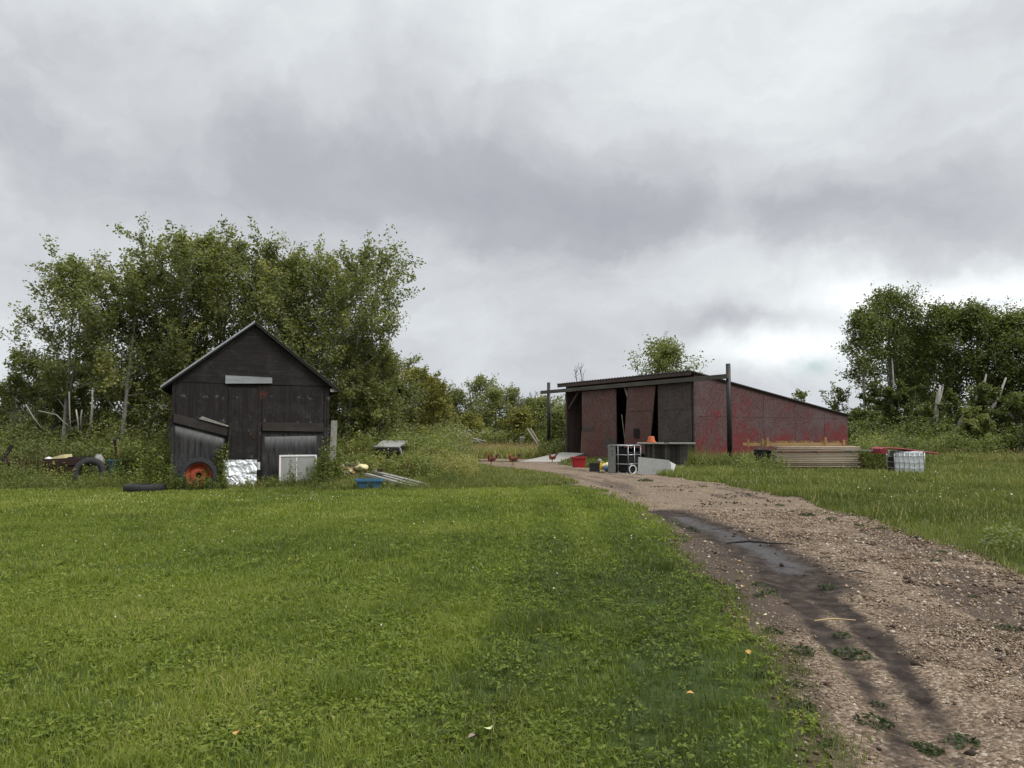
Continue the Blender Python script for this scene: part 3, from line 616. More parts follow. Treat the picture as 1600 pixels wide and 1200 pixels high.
# the big poplars behind the dark shed
PG='poplars crowding behind the dark shed'
tree('poplar_tree','leftmost big poplar behind the dark shed, reaching out over the junk',100,27.5,385,3.6,11,nl=30,nsub=8,per=50,up=.36,fork=2,group=PG,cb=.2,r0=0.111,ls=.116,lean=(-0.1,0))
tree('poplar_tree','tall poplar with a visible pale trunk left of the dark shed gable',190,26.5,372,4.0,12,nl=32,nsub=8,per=54,up=.36,fork=2,group=PG,cb=.2,r0=0.119,ls=.116,lean=(-0.05,0))
tree('poplar_tree','poplar with twisting grey trunk just left of the shed roof',262,28.0,358,4.1,13,nl=34,nsub=9,per=64,up=.36,fork=2,group=PG,cb=.16,r0=0.128,ls=.116,lean=(0.0,0))
tree('poplar_tree','poplar rising directly behind the left roof slope of the dark shed',335,29.5,362,4.0,14,nl=30,nsub=8,per=50,up=.36,fork=2,group=PG,cb=.2,r0=0.111,ls=.116,lean=(0.0,0))
tree('poplar_tree','poplar directly above the peak of the dark shed',408,30,348,4.0,15,nl=30,nsub=8,per=50,up=.36,fork=2,group=PG,cb=.2,r0=0.111,ls=.118,lean=(0,0))
tree('poplar_tree','tallest poplar, with a forked pale trunk right of the shed peak',482,28.8,336,4.6,16,nl=34,nsub=9,per=64,up=.36,fork=2,group=PG,cb=.16,r0=0.145,ls=.116,lean=(0.02,0))
tree('poplar_tree','rightmost big poplar with limbs reaching right over the weeds',535,29.5,380,5.2,17,nl=32,nsub=8,per=54,up=.36,fork=2,group=PG,cb=.2,r0=0.119,ls=.116,lean=(0.07,0))
# lower trees round the big ones
LG='smaller trees filling in below the poplars'
for i,(px,Yd,tp,rr,lf,la) in enumerate([(75,29,545,2.0,'leafA','bushy young tree at the left, below the leftmost poplar'),(150,31,530,2.2,'leafA','dark bushy tree second from the left below the poplars'),
     (225,30,525,2.2,'leafA','bushy green tree left of the dark shed wall'),(300,33,520,2.4,'leafA','bushy tree hidden behind the dark shed'),
     (500,31,500,2.4,'leafA','green bushy tree right of the dark shed roof'),(575,30,515,2.2,'leafA','green rounded tree right of the shed at the edge of the poplars'),
     (20,33,600,1.6,'leafW','thin pale leaved bush at the far left edge')]):
    tree('young_tree',la,px,Yd,tp,rr*1.2,30+i,nl=26,nsub=7,per=70,group=LG,cb=.08,r0=.07,ls=.105,leaf=lf,up=.35,fork=2)
YG='turning trees right of the dark shed'
for i,(px,Yd,tp,rr,lf,la) in enumerate([(590,36,545,2.2,'leafY','olive yellow tree beside the last green poplar'),(640,38,560,2.3,'leafY','golden olive tree at the right end of the left tree group'),
     (610,33,600,1.7,'leafW','grey green bush below the yellowing trees'),(665,41,588,1.9,'leafY','low yellowing tree at the tip of the left tree group'),(560,34,590,1.8,'leafY','small yellow leaved tree near the pale slim trunks')]):
    tree('turning_tree',la,px,Yd,tp,rr*1.15,50+i,nl=24,nsub=7,per=60,group=YG,cb=.10,r0=.07,ls=.12,leaf=lf,up=.4,fork=2)
# distant belt across the clearing
BG='trees of the distant belt beyond the clearing'
belt=[(688,72,620,2.4,'leafA','dark round tree at the left end of the distant belt'),(712,75,612,2.6,'leafW','grey green tree second in the distant belt'),(735,70,655,1.8,'leafY','low bright yellow bush in front of the distant belt'),
      (752,78,590,3.0,'leafA','tallest green tree in the middle of the distant belt'),(775,74,612,2.6,'leafA','round green tree right of the belt\'s tallest tree'),(800,76,606,2.4,'leafA','narrow green tree right of centre in the distant belt'),
      (828,73,628,2.4,'leafW','loose olive tree left of the black pole in the distant belt'),(812,68,650,2.0,'leafY','small yellow tinted bush in the distant belt behind the leaning boards'),(852,70,625,2.2,'leafA','green tree behind the far black pole'),
      (878,66,640,2.2,'leafA','leafy tree against the left end of the red shed'),(905,80,604,2.0,'leafW','sparse tree top showing over the red shed roof at left')]
for i,(px,Yd,tp,rr,lf,la) in enumerate(belt):
    tree('belt_tree',la,px,Yd,tp,rr,70+i,nl=18,nsub=6,per=32,group=BG,cb=.12,r0=.09,ls=.21,leaf=lf,up=.45,twig=.3,bark='bark_d')
DG='bare dead trees poking above the others'
for i,(px,Yd,tp,rr,la) in enumerate([(922,66,556,2.2,'bare dead tree rising over the red shed roof'),(700,70,604,1.3,'bare grey treetop at the left of the distant belt'),(815,68,600,1.4,'bare grey treetop right of the distant belt middle'),
      (868,72,606,1.3,'bare treetop just right of the far black pole'),(735,80,600,1.2,'bare twiggy tree behind the distant belt middle'),(845,82,598,1.2,'bare twiggy tree left of the far black pole'),
      (18,34,592,1.5,'bare bush against the sky at the far left'),(45,32,598,1.4,'bare forked tree left of the poplars'),(1003,66,530,1.2,'bare treetop left of the tree behind the red shed'),(1452,56,462,1.5,'bare treetop between the two big trees of the right grove')]):
    tree('dead_tree',la,px,Yd,tp,rr,90+i,nl=12,nsub=5,per=0,dens=0,group=DG,cb=.25,r0=.08 if px<60 else .13,bark='deadwood' if px<60 else 'bark_d',up=.8,fork=2,tw=1.2 if px<60 else 2.4)
tree('poplar_tree','solitary green tree rising behind the red shed roof',1042,62,540,3.7,120,nl=24,nsub=6,per=34,cb=.3,r0=.2,ls=.22,leaf='leafA',up=.45,twig=.35,bark='bark_d')
tree('young_tree','leafy sprig showing over the red roof slope at right',1250,60,612,1.6,121,nl=10,nsub=4,per=22,cb=.4,r0=.05,ls=.2,leaf='leafW')
tree('young_tree','pale leaved thin tree between the red shed and the right grove',1310,56,612,1.9,122,nl=12,nsub=5,per=22,cb=.35,r0=.06,ls=.18,leaf='leafW',up=.6)
# right grove
GG='tall dark trees of the right grove'
grove=[(1352,50,470,1.8,'slender outermost tree of the right grove with a bare trunk',.42,.13,16,(-.02,0)),(1390,52,447,3.2,'tallest rounded tree at the left of the right grove',.34,.18,30,(0,0)),(1425,55,505,2.4,'dark tree right of the tallest tree in the grove',.3,.16,26,(0,0)),
       (1485,51,470,3.0,'broad dark tree over the broken pale stump in the grove',.32,.2,30,(0,0)),(1530,50,466,3.2,'dark tree above the leaning pale trunk in the grove',.28,.2,30,(0,0)),(1580,49,488,3.0,'dark tree near the right edge of the grove',.25,.2,30,(0,0)),
       (1640,48,470,3.4,'outermost dark tree at the right picture edge',.22,.2,28,(0,0)),(1450,60,520,2.4,'dark tree at the back of the grove',.2,.16,24,(0,0))]
for i,(px,Yd,tp,rr,la,cb,r0,nl,ln) in enumerate(grove):
    tree('grove_tree',la,px,Yd,tp,rr,130+i,nl=nl,nsub=7,per=50,group=GG,cb=cb,r0=r0,ls=.175,leaf='leafB',up=.4,twig=.34,lean=ln)
UG='understorey trees of the right grove'
for i,(px,Yd,tp,rr,la) in enumerate([(1345,48,640,1.8,'low bush just right of the red shed end'),(1378,50,600,2.2,'understorey tree below the tallest grove tree'),(1415,49,585,2.2,'dark understorey tree left of the pale stump'),(1450,47,640,2.0,'low dark bush under the pale stump'),
      (1495,48,610,2.4,'understorey tree left of the leaning trunk'),(1545,46,600,2.4,'understorey tree right of the leaning trunk'),(1590,45,610,2.4,'dark understorey tree at the right picture edge'),(1520,44,650,1.8,'low bright green bush in front of the grove')]):
    tree('grove_bush',la,px,Yd,tp,rr,150+i,nl=20,nsub=7,per=64,group=UG,cb=.05,r0=.07,ls=.15,leaf='leafB' if i!=7 else 'leafA',up=.3,fork=3)
# pale trunks that stand out
def pole(name,label,pts,rad,cat='tree',mat='deadwood',group=None,k=8,extra=()):
    mb=MB(); mb.tube(pts,rad,k)
    for q,rr in extra: mb.tube(q,rr,5)
    o=mb.build(name,MT[mat],None,smooth=True); return tag(o,label,cat,group)
def pp(px,py,Y): return tuple(P3(px,py,Y))
pole('broken_stump','pale broken tree stump standing upright at the edge of the right grove',[pp(1458,700,46.5),pp(1461,660,46.5),pp(1466,620,46.5),pp(1470,602,46.5)],[.20,.16,.13,.04],'stump',extra=[([pp(1462,650,46.5),pp(1474,604,46.4)],[.10,.02])])
pole('leaning_tree','pale leaning tree trunk bending right in the right grove',[pp(1494,705,46),pp(1500,660,46),pp(1518,632,46),pp(1536,608,46.2),pp(1541,585,47)],[.17,.14,.11,.08,.05],'tree')
pole('leaning_tree','thin pale trunk slanting behind the leaning one in the grove',[pp(1530,668,47),pp(1545,645,47),pp(1560,622,47),pp(1572,590,47)],[.10,.09,.08,.05],'tree')
pole('slim_tree','slim pale trunk in the middle of the right grove',[pp(1390,700,49.5),pp(1391,650,49.5),pp(1396,600,49.7),pp(1394,560,50.5)],[.09,.09,.07,.04],'tree')
ST='slim pale trunks in the left thicket'
for i,(pts,la) in enumerate([([(40,632),(52,652),(65,669)],'thin straight pale stick leaning at the far left thicket'),([(108,612),(109,650),(111,680)],'grey upright sapling trunk behind the rusty bin'),([(145,605),(144,640),(141,672)],'thicker pale broken trunk behind the blue barrel'),
      ([(128,640),(126,655),(127,674)],'short pale sapling trunk left of the thicker one'),([(119,640),(122,660),(123,676)],'thin bare sapling between the pale trunks'),([(60,642),(88,648),(100,660),(116,672)],'pale branch sprawling left over the thicket'),
      ([(586,652),(588,672),(592,625),(604,600)],'pale slim trunk in the trees right of the dark shed')]):
    if i==6: pts=[(585,680),(588,655),(592,632),(606,602)]
    Yq=25.2 if i<6 else 33; q=[pp(x,y,Yq) for x,y in pts]; r_=[.05,.045,.035][:len(q)] if i not in (2,) else [.03,.08,.10]
    r_=[.05]*len(q) if i==6 else (r_+[.02]*(len(q)-len(r_)))
    pole('slim_tree',la,q,[z*.5 for z in r_],'tree',group=ST,k=6)
tree('poplar_tree','slender poplar with a crooked pale stem between shed and young trees',600,34,560,1.5,171,nl=12,nsub=5,per=20,cb=.45,r0=.06,ls=.11,leaf='leafY')
# distant wood all round the horizon
rg=np.random.default_rng(9)
pool=Pool()
def wood(n,r0,r1,h,size,amin,amax):
    a=rg.uniform(amin,amax,n); r=rg.uniform(r0,r1,n); x,y=np.sin(a)*r,np.cos(a)*r
    hh=h*(.55+.6*vn(a*r0*.9,a*0,7,4)+.35*vn(a*r0,a*0,2,6)); z=hh*rg.uniform(0,1,n)**.8
    pool.addL(leaves(np.stack([x,y,z],1),rg.uniform(.6,1.4,n)*size,rg,tint=np.clip(rg.normal(.35,.2,n)+.4*(vn(x,y,6,2)-.5),0,1)))
wood(60000,88,110,4.0,.7,-1.0,1.15); wood(30000,95,120,8.5,.9,.62,1.9); wood(30000,90,120,8,1.1,1.9,5.3)
tag(pool.build('distant_wood',MT['leafA']),'far woodland closing off the horizon','woodland',kind='stuff')
# thicket below the trees
pool=Pool()
def thick(n,x0,x1,y0,y1,h,size,seed,t0=.35):
    x=rg.uniform(x0,x1,n); y=rg.uniform(y0,y1,n); hh=h*(.35+1.0*vn(x,y,1.1,seed)); z=gz(x,y)+hh*rg.uniform(0,1,n)**.75
    pool.addL(leaves(np.stack([x,y,z],1),rg.uniform(.6,1.4,n)*size,rg,tint=np.clip(rg.normal(t0,.16,n)+.9*(vn(x,y,.8,seed+1)-.5),0,1)))
thick(42000,-30,-10.2,24.5,29,2.0,.075,3,.45); thick(38000,-13,-4.2,28,34,2.2,.085,5,.45); thick(16000,-6.6,-2.2,32,44,2.0,.12,7,.5)
thick(22000,-12,6,66,72,1.9,.2,9,.5)
tag(pool.build('thicket',MT['leafA']),'tangled leafy undergrowth along the foot of the trees on the left','undergrowth',kind='stuff')
pool=Pool(); thick(70000,20,44,43,52,2.3,.13,13,.35); thick(14000,21,27,41,46,1.6,.11,14,.5); thick(16000,30,44,40,44,1.3,.10,15,.65)
tag(pool.build('thicket',MT['leafB']),'dark undergrowth along the foot of the right grove','undergrowth',kind='stuff')
# ================================================================ objects round the sheds
def at(px,py,dz=0): x,y=G(px,py); return (x,y,gz1(x,y)+dz)
def atY(px,Yd,dz=0): u,y,z=ray(px,700); x=u/y*Yd; return (x,Yd,gz1(x,Yd)+dz)
def single(mb,name,mat,label,cat,loc,rz=0,group=None,smooth=False,bevel=0,rot=None):
    o=mb.build(name,MT[mat],None,smooth,bevel); o.location=loc; o.rotation_euler=rot if rot else (0,0,rz); return tag(o,label,cat,group)
def torus_prof(R0,r,hgt,n=10): return [(R0+r*math.cos(a),hgt*math.sin(a)) for a in [2*math.pi*i/n for i in range(n)]]
def tyre(mb,Ro,Ri,w,k=48,M=None,lugs=0):
    prof=[(Ri,-w*.34),(Ri+(Ro-Ri)*.35,-w*.5),(Ro*.955,-w*.46),(Ro,-w*.36),(Ro,w*.36),(Ro*.955,w*.46),(Ri+(Ro-Ri)*.35,w*.5),(Ri,w*.34),(Ri+.012,w*.22),(Ri+(Ro-Ri)*.6,w*.3),(Ri+(Ro-Ri)*.6,-w*.3),(Ri+.012,-w*.22)]
    mb.lathe(prof,k,M,True)
    for i in range(lugs):
        a=2*math.pi*i/lugs; L=Matrix.Rotation(a,4,'Z'); L=(M@L) if M is not None else L
        s=1 if i%2 else -1
        mb.box(Ro-.012,Ro+.022,-.022,.022,.0 if s>0 else -w*.46,w*.46 if s>0 else .0,L@Matrix.Rotation(R(14*s),4,'X'))
    return mb
# rusty bin with a board scrap on it
t=thing('rusty_bin','open rusty brown steel bin in the weeds at the left','bin',atY(111,23.0),R(8))
mb=MB(); w_,d_,h_=1.16,.7,.80
mb.box(-w_/2,w_/2,-d_/2,-d_/2+.02,0,h_); mb.box(-w_/2,w_/2,d_/2-.02,d_/2,0,h_); mb.box(-w_/2,-w_/2+.02,-d_/2+.02,d_/2-.02,0,h_); mb.box(w_/2-.02,w_/2,-d_/2+.02,d_/2-.02,0,h_); mb.box(-w_/2+.02,w_/2-.02,-d_/2+.02,d_/2-.02,.02,.04)
mb.build('body',MT['rust'],t,bevel=.004)
mb=MB(); 
for y0,y1 in ((-d_/2-.03,-d_/2-.002),(d_/2+.002,d_/2+.03)): mb.box(-w_/2-.03,w_/2+.03,y0,y1,h_-.17,h_+.02)
mb.build('rim',MT['rust'],t,bevel=.004); MB().box(.02,.05,-d_/2-.028,-d_/2-.002,0,h_-.175).build('rib',MT['rust'],t)
q=atY(96,22.95); o=single(MB().prism([(-.2,0),(.2,.02),(.16,.13),(.08,.12),(-.14,.05)],-.28,.28),'board_scrap','cream','pale yellow board scrap lying on the rusty bin','board',(q[0],23.0,q[2]+.815),R(10))
q=atY(122,23.0); single(MB().beam((-.36,0,0),(.30,.1,.05),.16,.04),'board_scrap','darkw','dark board lying on the right of the rusty bin','board',(q[0]+.1,23.0,q[2]+.84),R(10))
# tyre leaning there
t=thing('old_tyre','large worn black tyre leaning in the weeds before the rusty bin','tyre',atY(142,22.35,.40),0,rot=(R(68),0,R(16)))
tyre(MB(),.46,.27,.24,lugs=0).build('casing',MT['rubber'],t,smooth=True)
t.rotation_euler=(R(72),0,R(14))
q=atY(157,23.3); mb=MB(); 
def blobmesh(name,mat,label,cat,loc,sx,sy,sz,seed,n=14,rough=.22,group=None,parent=None,par_name=None):
    rg=random.Random(seed); mb=MB(); pr=[]; vs=[];fs=[]
    for i in range(n+1):
        th=math.pi*i/n
        for j in range(n*2):
            ph=math.pi*j/n; r_=1+rough*(math.sin(3*ph+seed)*math.sin(2*th+seed)+.5*math.sin(7*ph+2*th*3+seed))*.6+rg.uniform(-.05,.05)
            vs.append((sx*r_*math.sin(th)*math.cos(ph),sy*r_*math.sin(th)*math.sin(ph),sz*r_*math.cos(th)))
    m=n*2
    for i in range(n):
        for j in range(m): fs.append((i*m+j,i*m+(j+1)%m,(i+1)*m+(j+1)%m,(i+1)*m+j))
    mb.add(vs,fs); o=mb.build(name,MT[mat],parent,True); o.location=loc
    return o if parent is not None else tag(o,label,cat,group)
blobmesh('feed_sack','grey','pale grey sack slumped between the rusty bin and blue barrel','sack',(q[0],23.2,.62),.17,.14,.30,3)
blobmesh('feed_sack','white','small white sack sagging just above the weeds left of the rusty bin','sack',(atY(74,23.2)[0],23.3,.75),.13,.12,.10,5)
# blue barrel and what is stuck in it
t=thing('blue_barrel','cut open faded blue plastic barrel full of scrap','barrel',atY(190,23.4),R(10))
mb=MB(); mb.lathe([(.27,.10),(.30,.14),(.325,.40),(.335,.70),(.36,.735),(.36,.755),(.325,.755),(.31,.40),(.28,.13),(.0,.12)],30); mb.build('body',MT['bluegrey'],t,smooth=True)
mb=MB(); mb.lathe(torus_prof(.355,.018,.018,8),30,Matrix.Translation((0,0,.745)),True); mb.build('rim',MT['blue'],t,smooth=True)
q=t.location
single(MB().box(-.22,.02,-.16,.16,0,.10).box(.05,.24,-.1,.14,0,.085),'plinth_block','white','whitish blocks under the blue barrel','block',(q.x,q.y-.02,q.z),R(10),bevel=.02)
single(MB().tube([(0,0,.18),(-.04,0,.9),(-.08,.01,1.20),(-.13,.0,1.33),(-.10,-.02,1.42)],[.06,.06,.06,.055,.05],10),'stove_pipe','blackm','black bent pipe standing in the blue barrel','pipe',(q.x-.06,q.y-.05,q.z),0,smooth=True)
single(MB().prism([(0,.2),(.07,.2),(-.02,1.0),(-.10,1.34),(-.07,1.0)],-.02,.02),'wooden_stake','yellow','splintered light wooden stake sticking out of the blue barrel','stake',(q.x+.02,q.y-.14,q.z),0)
single(MB().prism([(-.30,0),(.42,.05),(.45,.28),(.2,.30),(-.1,.24),(-.28,.22)],-.02,.02),'rusty_sheet','rust','rusty brown metal sheet standing behind the blue barrel','sheet',(q.x+.05,q.y+.35,q.z+.78),R(8))
# flat tyre in the lawn edge
t=thing('old_tyre','black tyre lying flat in the grass at the lawn edge','tyre',at(226,769,.10),0)
tyre(MB(),.52,.30,.20,M=None).build('casing',MT['rubber'],t,smooth=True)
# tractor wheel with the orange rim
Ms=shed.matrix_basis.copy(); 
shed_m=Matrix.Translation((-9.60,21.3,0))@Matrix.Rotation(R(20),4,'Z')
wx_=S(314,732)[0]; wl=shed_m@Vector((wx_,-.32,.40))
t=thing('tractor_wheel','big tractor tyre on an orange rim leaning against the dark shed','wheel',wl,0,rot=(R(82),0,R(20)))
tyre(MB(),.50,.315,.28,lugs=26).build('tyre',MT['rubber'],t,smooth=False)
mb=MB(); mb.lathe([(.33,.145),(.335,.11),(.305,.09),(.295,.0),(.26,-.03),(.24,-.005),(.16,.03),(.085,.035),(.08,.02),(.08,-.02),(.16,.01),(.24,-.03),(.29,-.05),(.31,-.1),(.335,-.12)],40)
mb.build('rim',MT['orange'],t,smooth=True)
mb=MB(); mb.lathe([(.079,.02),(.079,-.2),(.0,-.2)],20); mb.build('hub_hole',MT['dkhole'],t)
mb=MB()
for i in range(8): a=i*math.pi/4; MB().lathe([(0,.05),(.012,.05),(.012,.03)],6,Matrix.Translation((.125*math.cos(a),.125*math.sin(a),.0))).build('bolt',MT['rust'],t)
pass
# crinkled foil sheet
m,t_,b_,o_=material('foil'); co=t_.new('ShaderNodeTexCoord').outputs['Object']
setc(t_,b_.inputs['Base Color'],t_.mix(t_.noise(co,5,4,.6),(.55,.57,.60),(.80,.81,.83))); b_.inputs['Metallic'].default_value=.5; b_.inputs['Roughness'].default_value=.4
bump(t_,b_,t_.noise(co,20,5,.7,1.0),.4,.02); MT['foil']=m
nx,nz=60,50; rg=np.random.default_rng(2); u,v=np.meshgrid(np.linspace(0,1,nx),np.linspace(0,1,nz)); W_,H_=S(403,730)[0]-S(351.5,730)[0],.78
cut=np.where(v<.35,(.35-v)*.55,0)
xx=(u*(1-cut)+cut)*W_; zz_=v*H_; yy=-.20+.12*v-.10*(vn(u*3,v*3,1.1,4,4)-.5)-.05*np.abs(vn(u*3+v,v*2,.55,7,2)-.5)*2-.018*np.abs(vn(u*3,v*3+u,.28,17,2)-.5)*2
idx=np.arange(nx*nz).reshape(nz,nx); F=np.stack([idx[:-1,:-1],idx[:-1,1:],idx[1:,1:],idx[1:,:-1]],-1).reshape(-1,4)
fo=npmesh('foil_sheet',np.stack([xx,yy,zz_],-1).reshape(-1,3),[F],MT['foil'],smooth=True); fo.location=shed_m@Vector((S(351.5,730)[0],-.02,.04)); fo.rotation_euler=(0,0,R(20)); tag(fo,'crumpled silver foil sheet leaning on the dark shed door','foil sheet')
# white framed panel
t=thing('framed_panel','white framed grey panel leaning on the right of the dark shed','panel',shed_m@Vector((S(437,740)[0],-.42,.02)),0,rot=(R(-9),0,R(20)))
pw,ph=S(495,730)[0]-S(437,730)[0],.94
MB().box(.03,pw-.03,.0,.02,.03,ph-.03).build('sheet',MT['grey'],t)
mb=MB(); mb.box(0,pw,-.02,.03,ph-.05,ph); mb.box(0,.05,-.02,.03,0,ph-.051); mb.box(pw-.05,pw,-.02,.03,0,ph-.051); mb.box(.051,pw-.051,-.018,.028,0,.05); mb.build('frame',MT['white'],t,bevel=.004)
MB().box(-.012,-.001,-.02,.03,0,ph).build('edge_strip',MT['redm'],t)
mb=MB(); mb.box(pw*.45,pw*.47,-.004,-.001,.06,ph-.06); mb.build('seam',MT['white'],t)
# white door leaf behind the shed corner
o=single(MB().box(-.10,.10,-.03,.03,0,2.0),'white_board','old','tall pale weathered board standing behind the right corner of the dark shed','board',atY(519,24.6),R(20),rot=(R(-4),R(2),R(20)))
# firewood and scrap heap
rg=random.Random(4); WG='offcuts of the pale scrap heap by the blue tub'
for i in range(16):
    px=532+rg.uniform(0,42); q=atY(px,23.6+rg.uniform(-.3,.4)); L=rg.uniform(.14,.34)
    k=i%3
    o=single(MB().box(-L/2,L/2,-.06,.06,-.045,.045),'wood_offcut',('oldx','yellow','cream')[k],('weathered tan wood offcut tossed on the scrap heap','orange tan wood offcut tossed on the scrap heap','pale cream offcut tossed on the scrap heap')[k],'offcut',(q[0],q[1],q[2]+.32+rg.uniform(0,.34)),0,WG,bevel=.01,rot=(rg.uniform(-.5,.5),rg.uniform(-.6,.6),rg.uniform(0,3)))
blobmesh('foam_cushion','cream','torn pale yellow foam cushion at the right of the scrap heap','cushion',(atY(566,23.4)[0],23.4,.52),.20,.14,.10,7,rough=.3)
blobmesh('scrap_mound','oldx','mound of rotten wood under the offcuts','heap',(atY(552,23.7)[0],23.75,.18),.52,.35,.32,9,rough=.4)
# blue tub
def tub(name,mat,label,loc,rz,w,d,h,tp=.8):
    t=thing(name,label,'tub',loc,rz); vs=[]
    mb=MB(); 
    def ring(sx,sy,z,rr=.06,n=5):
        out=[]
        for cx,cy,a0 in ((sx-rr,sy-rr,0),(-sx+rr,sy-rr,90),(-sx+rr,-sy+rr,180),(sx-rr,-sy+rr,270)):
            for i in range(n): a=R(a0+90*i/(n-1)); out.append((cx+rr*math.cos(a),cy+rr*math.sin(a),z))
        return out
    rings=[ring(w/2*tp,d/2*tp,0),ring(w/2,d/2,h),ring(w/2-.012,d/2-.012,h),ring(w/2*tp-.012,d/2*tp-.012,.015)]
    n=len(rings[0]); vs=[p for r_ in rings for p in r_]; fs=[(i*n+j,i*n+(j+1)%n,(i+1)*n+(j+1)%n,(i+1)*n+j) for i in range(3) for j in range(n)]+[tuple(range(n-1,-1,-1)),tuple(range(3*n,4*n))]
    mb.add(vs,fs).build('body',MT[mat],t,smooth=False)
    rings=[ring(w/2+.004,d/2+.004,h-.05),ring(w/2+.03,d/2+.03,h-.05),ring(w/2+.03,d/2+.03,h+.012),ring(w/2-.006,d/2-.006,h+.012)]
    vs=[p for r_ in rings for p in r_]; fs=[(i*n+j,i*n+(j+1)%n,((i+1)%4)*n+(j+1)%n,((i+1)%4)*n+j) for i in range(4) for j in range(n)]
    MB().add(vs,fs).build('rim',MT[mat],t)
    return t
tub('blue_tub','blue','bright blue plastic tub in the weeds at the lawn edge',at(577,766),R(5),.70,.42,.30,.82)
# long grey planks sliding down from the heap
PGp='long grey planks sloping down beside the blue tub'
for i,(a_,b_,ya,yb,w_) in enumerate([((592,739),(668,758),22.5,21.7,.20),((572,741),(646,761),22.0,21.5,.18),((600,744),(655,760),22.25,21.6,.16),((583,736),(645,755),22.9,22.1,.16)]):
    la=('topmost long grey plank, sloping down right past the blue tub','lower grey plank just above the blue tub rim','short grey plank under the topmost one','rear grey plank at the back of the plank pile')[i]
    p=P3(a_[0],a_[1],ya); q=P3(b_[0],b_[1],yb); o=MB().beam((0,0,0),q-p,w_,.07).build('grey_plank',MT['old'],None,bevel=.004); o.location=p; tag(o,la,'plank',PGp)
p=P3(588,738,22.55); single(MB().box(-.07,.09,-.05,.05,-.04,.04),'red_block','rust','small reddish brown block at the upper end of the planks','block',p+Vector((.1,-.02,.06)),.3)
# black cupboard with pale lid deep in the weeds
t=thing('black_cabinet','black open fronted cabinet with a grey lid sunk in the weeds','cabinet',atY(611,26.2,.0),R(-14))
mb=MB(); mb.box(-.46,-.42,-.3,.3,.35,1.12); mb.box(.42,.46,-.3,.3,.35,1.12); mb.box(-.42,.42,.26,.30,.35,1.12); mb.box(-.42,.42,-.30,.26,.35,.40); mb.build('body',MT['blackm'],t)
mb=MB(); M_=Matrix.Translation((0,-.02,1.19))@Matrix.Rotation(R(14),4,'X'); mb.box(-.48,.46,-.40,.42,-.03,.03,M_); mb.build('lid',MT['grey'],t,bevel=.01)
mb=MB(); mb.box(-.44,.44,-.40,-.36,.93,1.07); mb.build('front_rail',MT['darkw'],t); MB().beam((.47,-.36,1.08),(.62,-.40,.70),.05,.05).build('prop',MT['old'],t)
single(MB().box(-.3,.3,-.2,.2,0,.06),'board_scrap','old','pale flat board behind the lid of the black cabinet','board',(atY(617,27)[0],27.0,1.25),R(5))
# dark frame at the far left edge
t=thing('implement_frame','black steel implement frame showing at the left picture edge','frame',atY(-4,23.4),R(5))
mb=MB(); mb.box(-.9,.42,-.05,.05,.68,.80); mb.box(-.9,.40,.6,.7,.68,.78); mb.box(.25,.33,-.04,.68,.60,.68); mb.build('deck',MT['blackm'],t,bevel=.01)
MB().beam((.18,0,.80),(.40,.05,1.22),.10,.10).build('lever',MT['blackm'],t); 
for x in (-.7,.25): MB().box(x,x+.07,-.03,.04,0,.68).build('leg',MT['blackm'],t)
# far brush pile, bucket, leaning boards
BGp='pale poles of the far brush pile'
rg=random.Random(8)
for i,(a_,b_) in enumerate([((694,674),(738,680)),((700,671),(722,690)),((690,684),(736,672)),((708,690),(728,674)),((698,678),(760,690)),((715,672),(716,692)),((702,690),(745,690)),((740,686),(752,694))]):
    p=P3(*a_,46+i*.2); q=P3(*b_,46.3+i*.1); o=MB().tube([(0,0,0),(q-p)*.5+Vector((0,0,.06)),q-p],[.06,.05,.035],6).build('brush_pole',MT['deadwood'],None,smooth=True); o.location=p; tag(o,'pale barkless pole lying crosswise in the far brush pile','pole',BGp)
t=thing('white_bucket','white bucket standing in the far pale grass','bucket',P3(816,692,55)-Vector((0,0,.05)),0)
MB().lathe([(.0,.0),(.13,.0),(.17,.40),(.19,.41),(.19,.43),(.16,.43),(.12,.03),(0,.03)],22).build('body',MT['white'],t,smooth=True); MB().tube([(-.18,0,.4),(-.12,-.05,.5),(.08,-.05,.52),(.18,0,.4)],.010,5).build('handle',MT['white'],t)
for a_,b_,la,mt in (((824,669),(842,692),'grey board leaning at a slant in the far grass','old'),((829,669),(846,692),'yellow board leaning next to the far grey one','oldx')):
    p=P3(*b_,54)-Vector((0,0,.2)); q=P3(*a_,54.5); o=MB().beam((0,0,0),q-p,.12 if mt=='old' else .08,.06,(0,1,0)).build('leaning_board',MT[mt],None); o.location=p; tag(o,la,'board')
# red tub and small stuff before the red shed
tub('red_tub','red','bright red plastic tub in front of the red shed',at(904,730.5),R(3),.66,.5,.48,.78)
t=thing('black_crate','small black plastic crate on the gravel edge','crate',at(929,737),R(-6)); 
mb=MB(); w_,d_,h_=.42,.34,.34
for a_ in ((-w_/2,w_/2,-d_/2,-d_/2+.012),(-w_/2,w_/2,d_/2-.012,d_/2),(-w_/2,-w_/2+.012,-d_/2+.013,d_/2-.013),(w_/2-.012,w_/2,-d_/2+.013,d_/2-.013)): mb.box(*a_,0,h_)
mb.box(-w_/2+.013,w_/2-.013,-d_/2+.013,d_/2-.013,0,.015); mb.build('body',MT['blkp'],t)
mb=MB(); mb.box(-w_/2-.015,w_/2+.015,-d_/2-.015,-d_/2-.001,h_-.04,h_+.005); mb.box(-w_/2-.015,w_/2+.015,d_/2+.001,d_/2+.015,h_-.04,h_+.005); mb.build('rim',MT['blkp'],t)
q=at(941,734); single(MB().box(-.14,.14,-.1,.1,0,.26).tube([(-.08,0,.26),(-.05,0,.33),(.05,0,.33),(.09,0,.26)],.018,6),'yellow_can','yel','yellow fuel can beside the black crate','can',q,.2,bevel=.02)
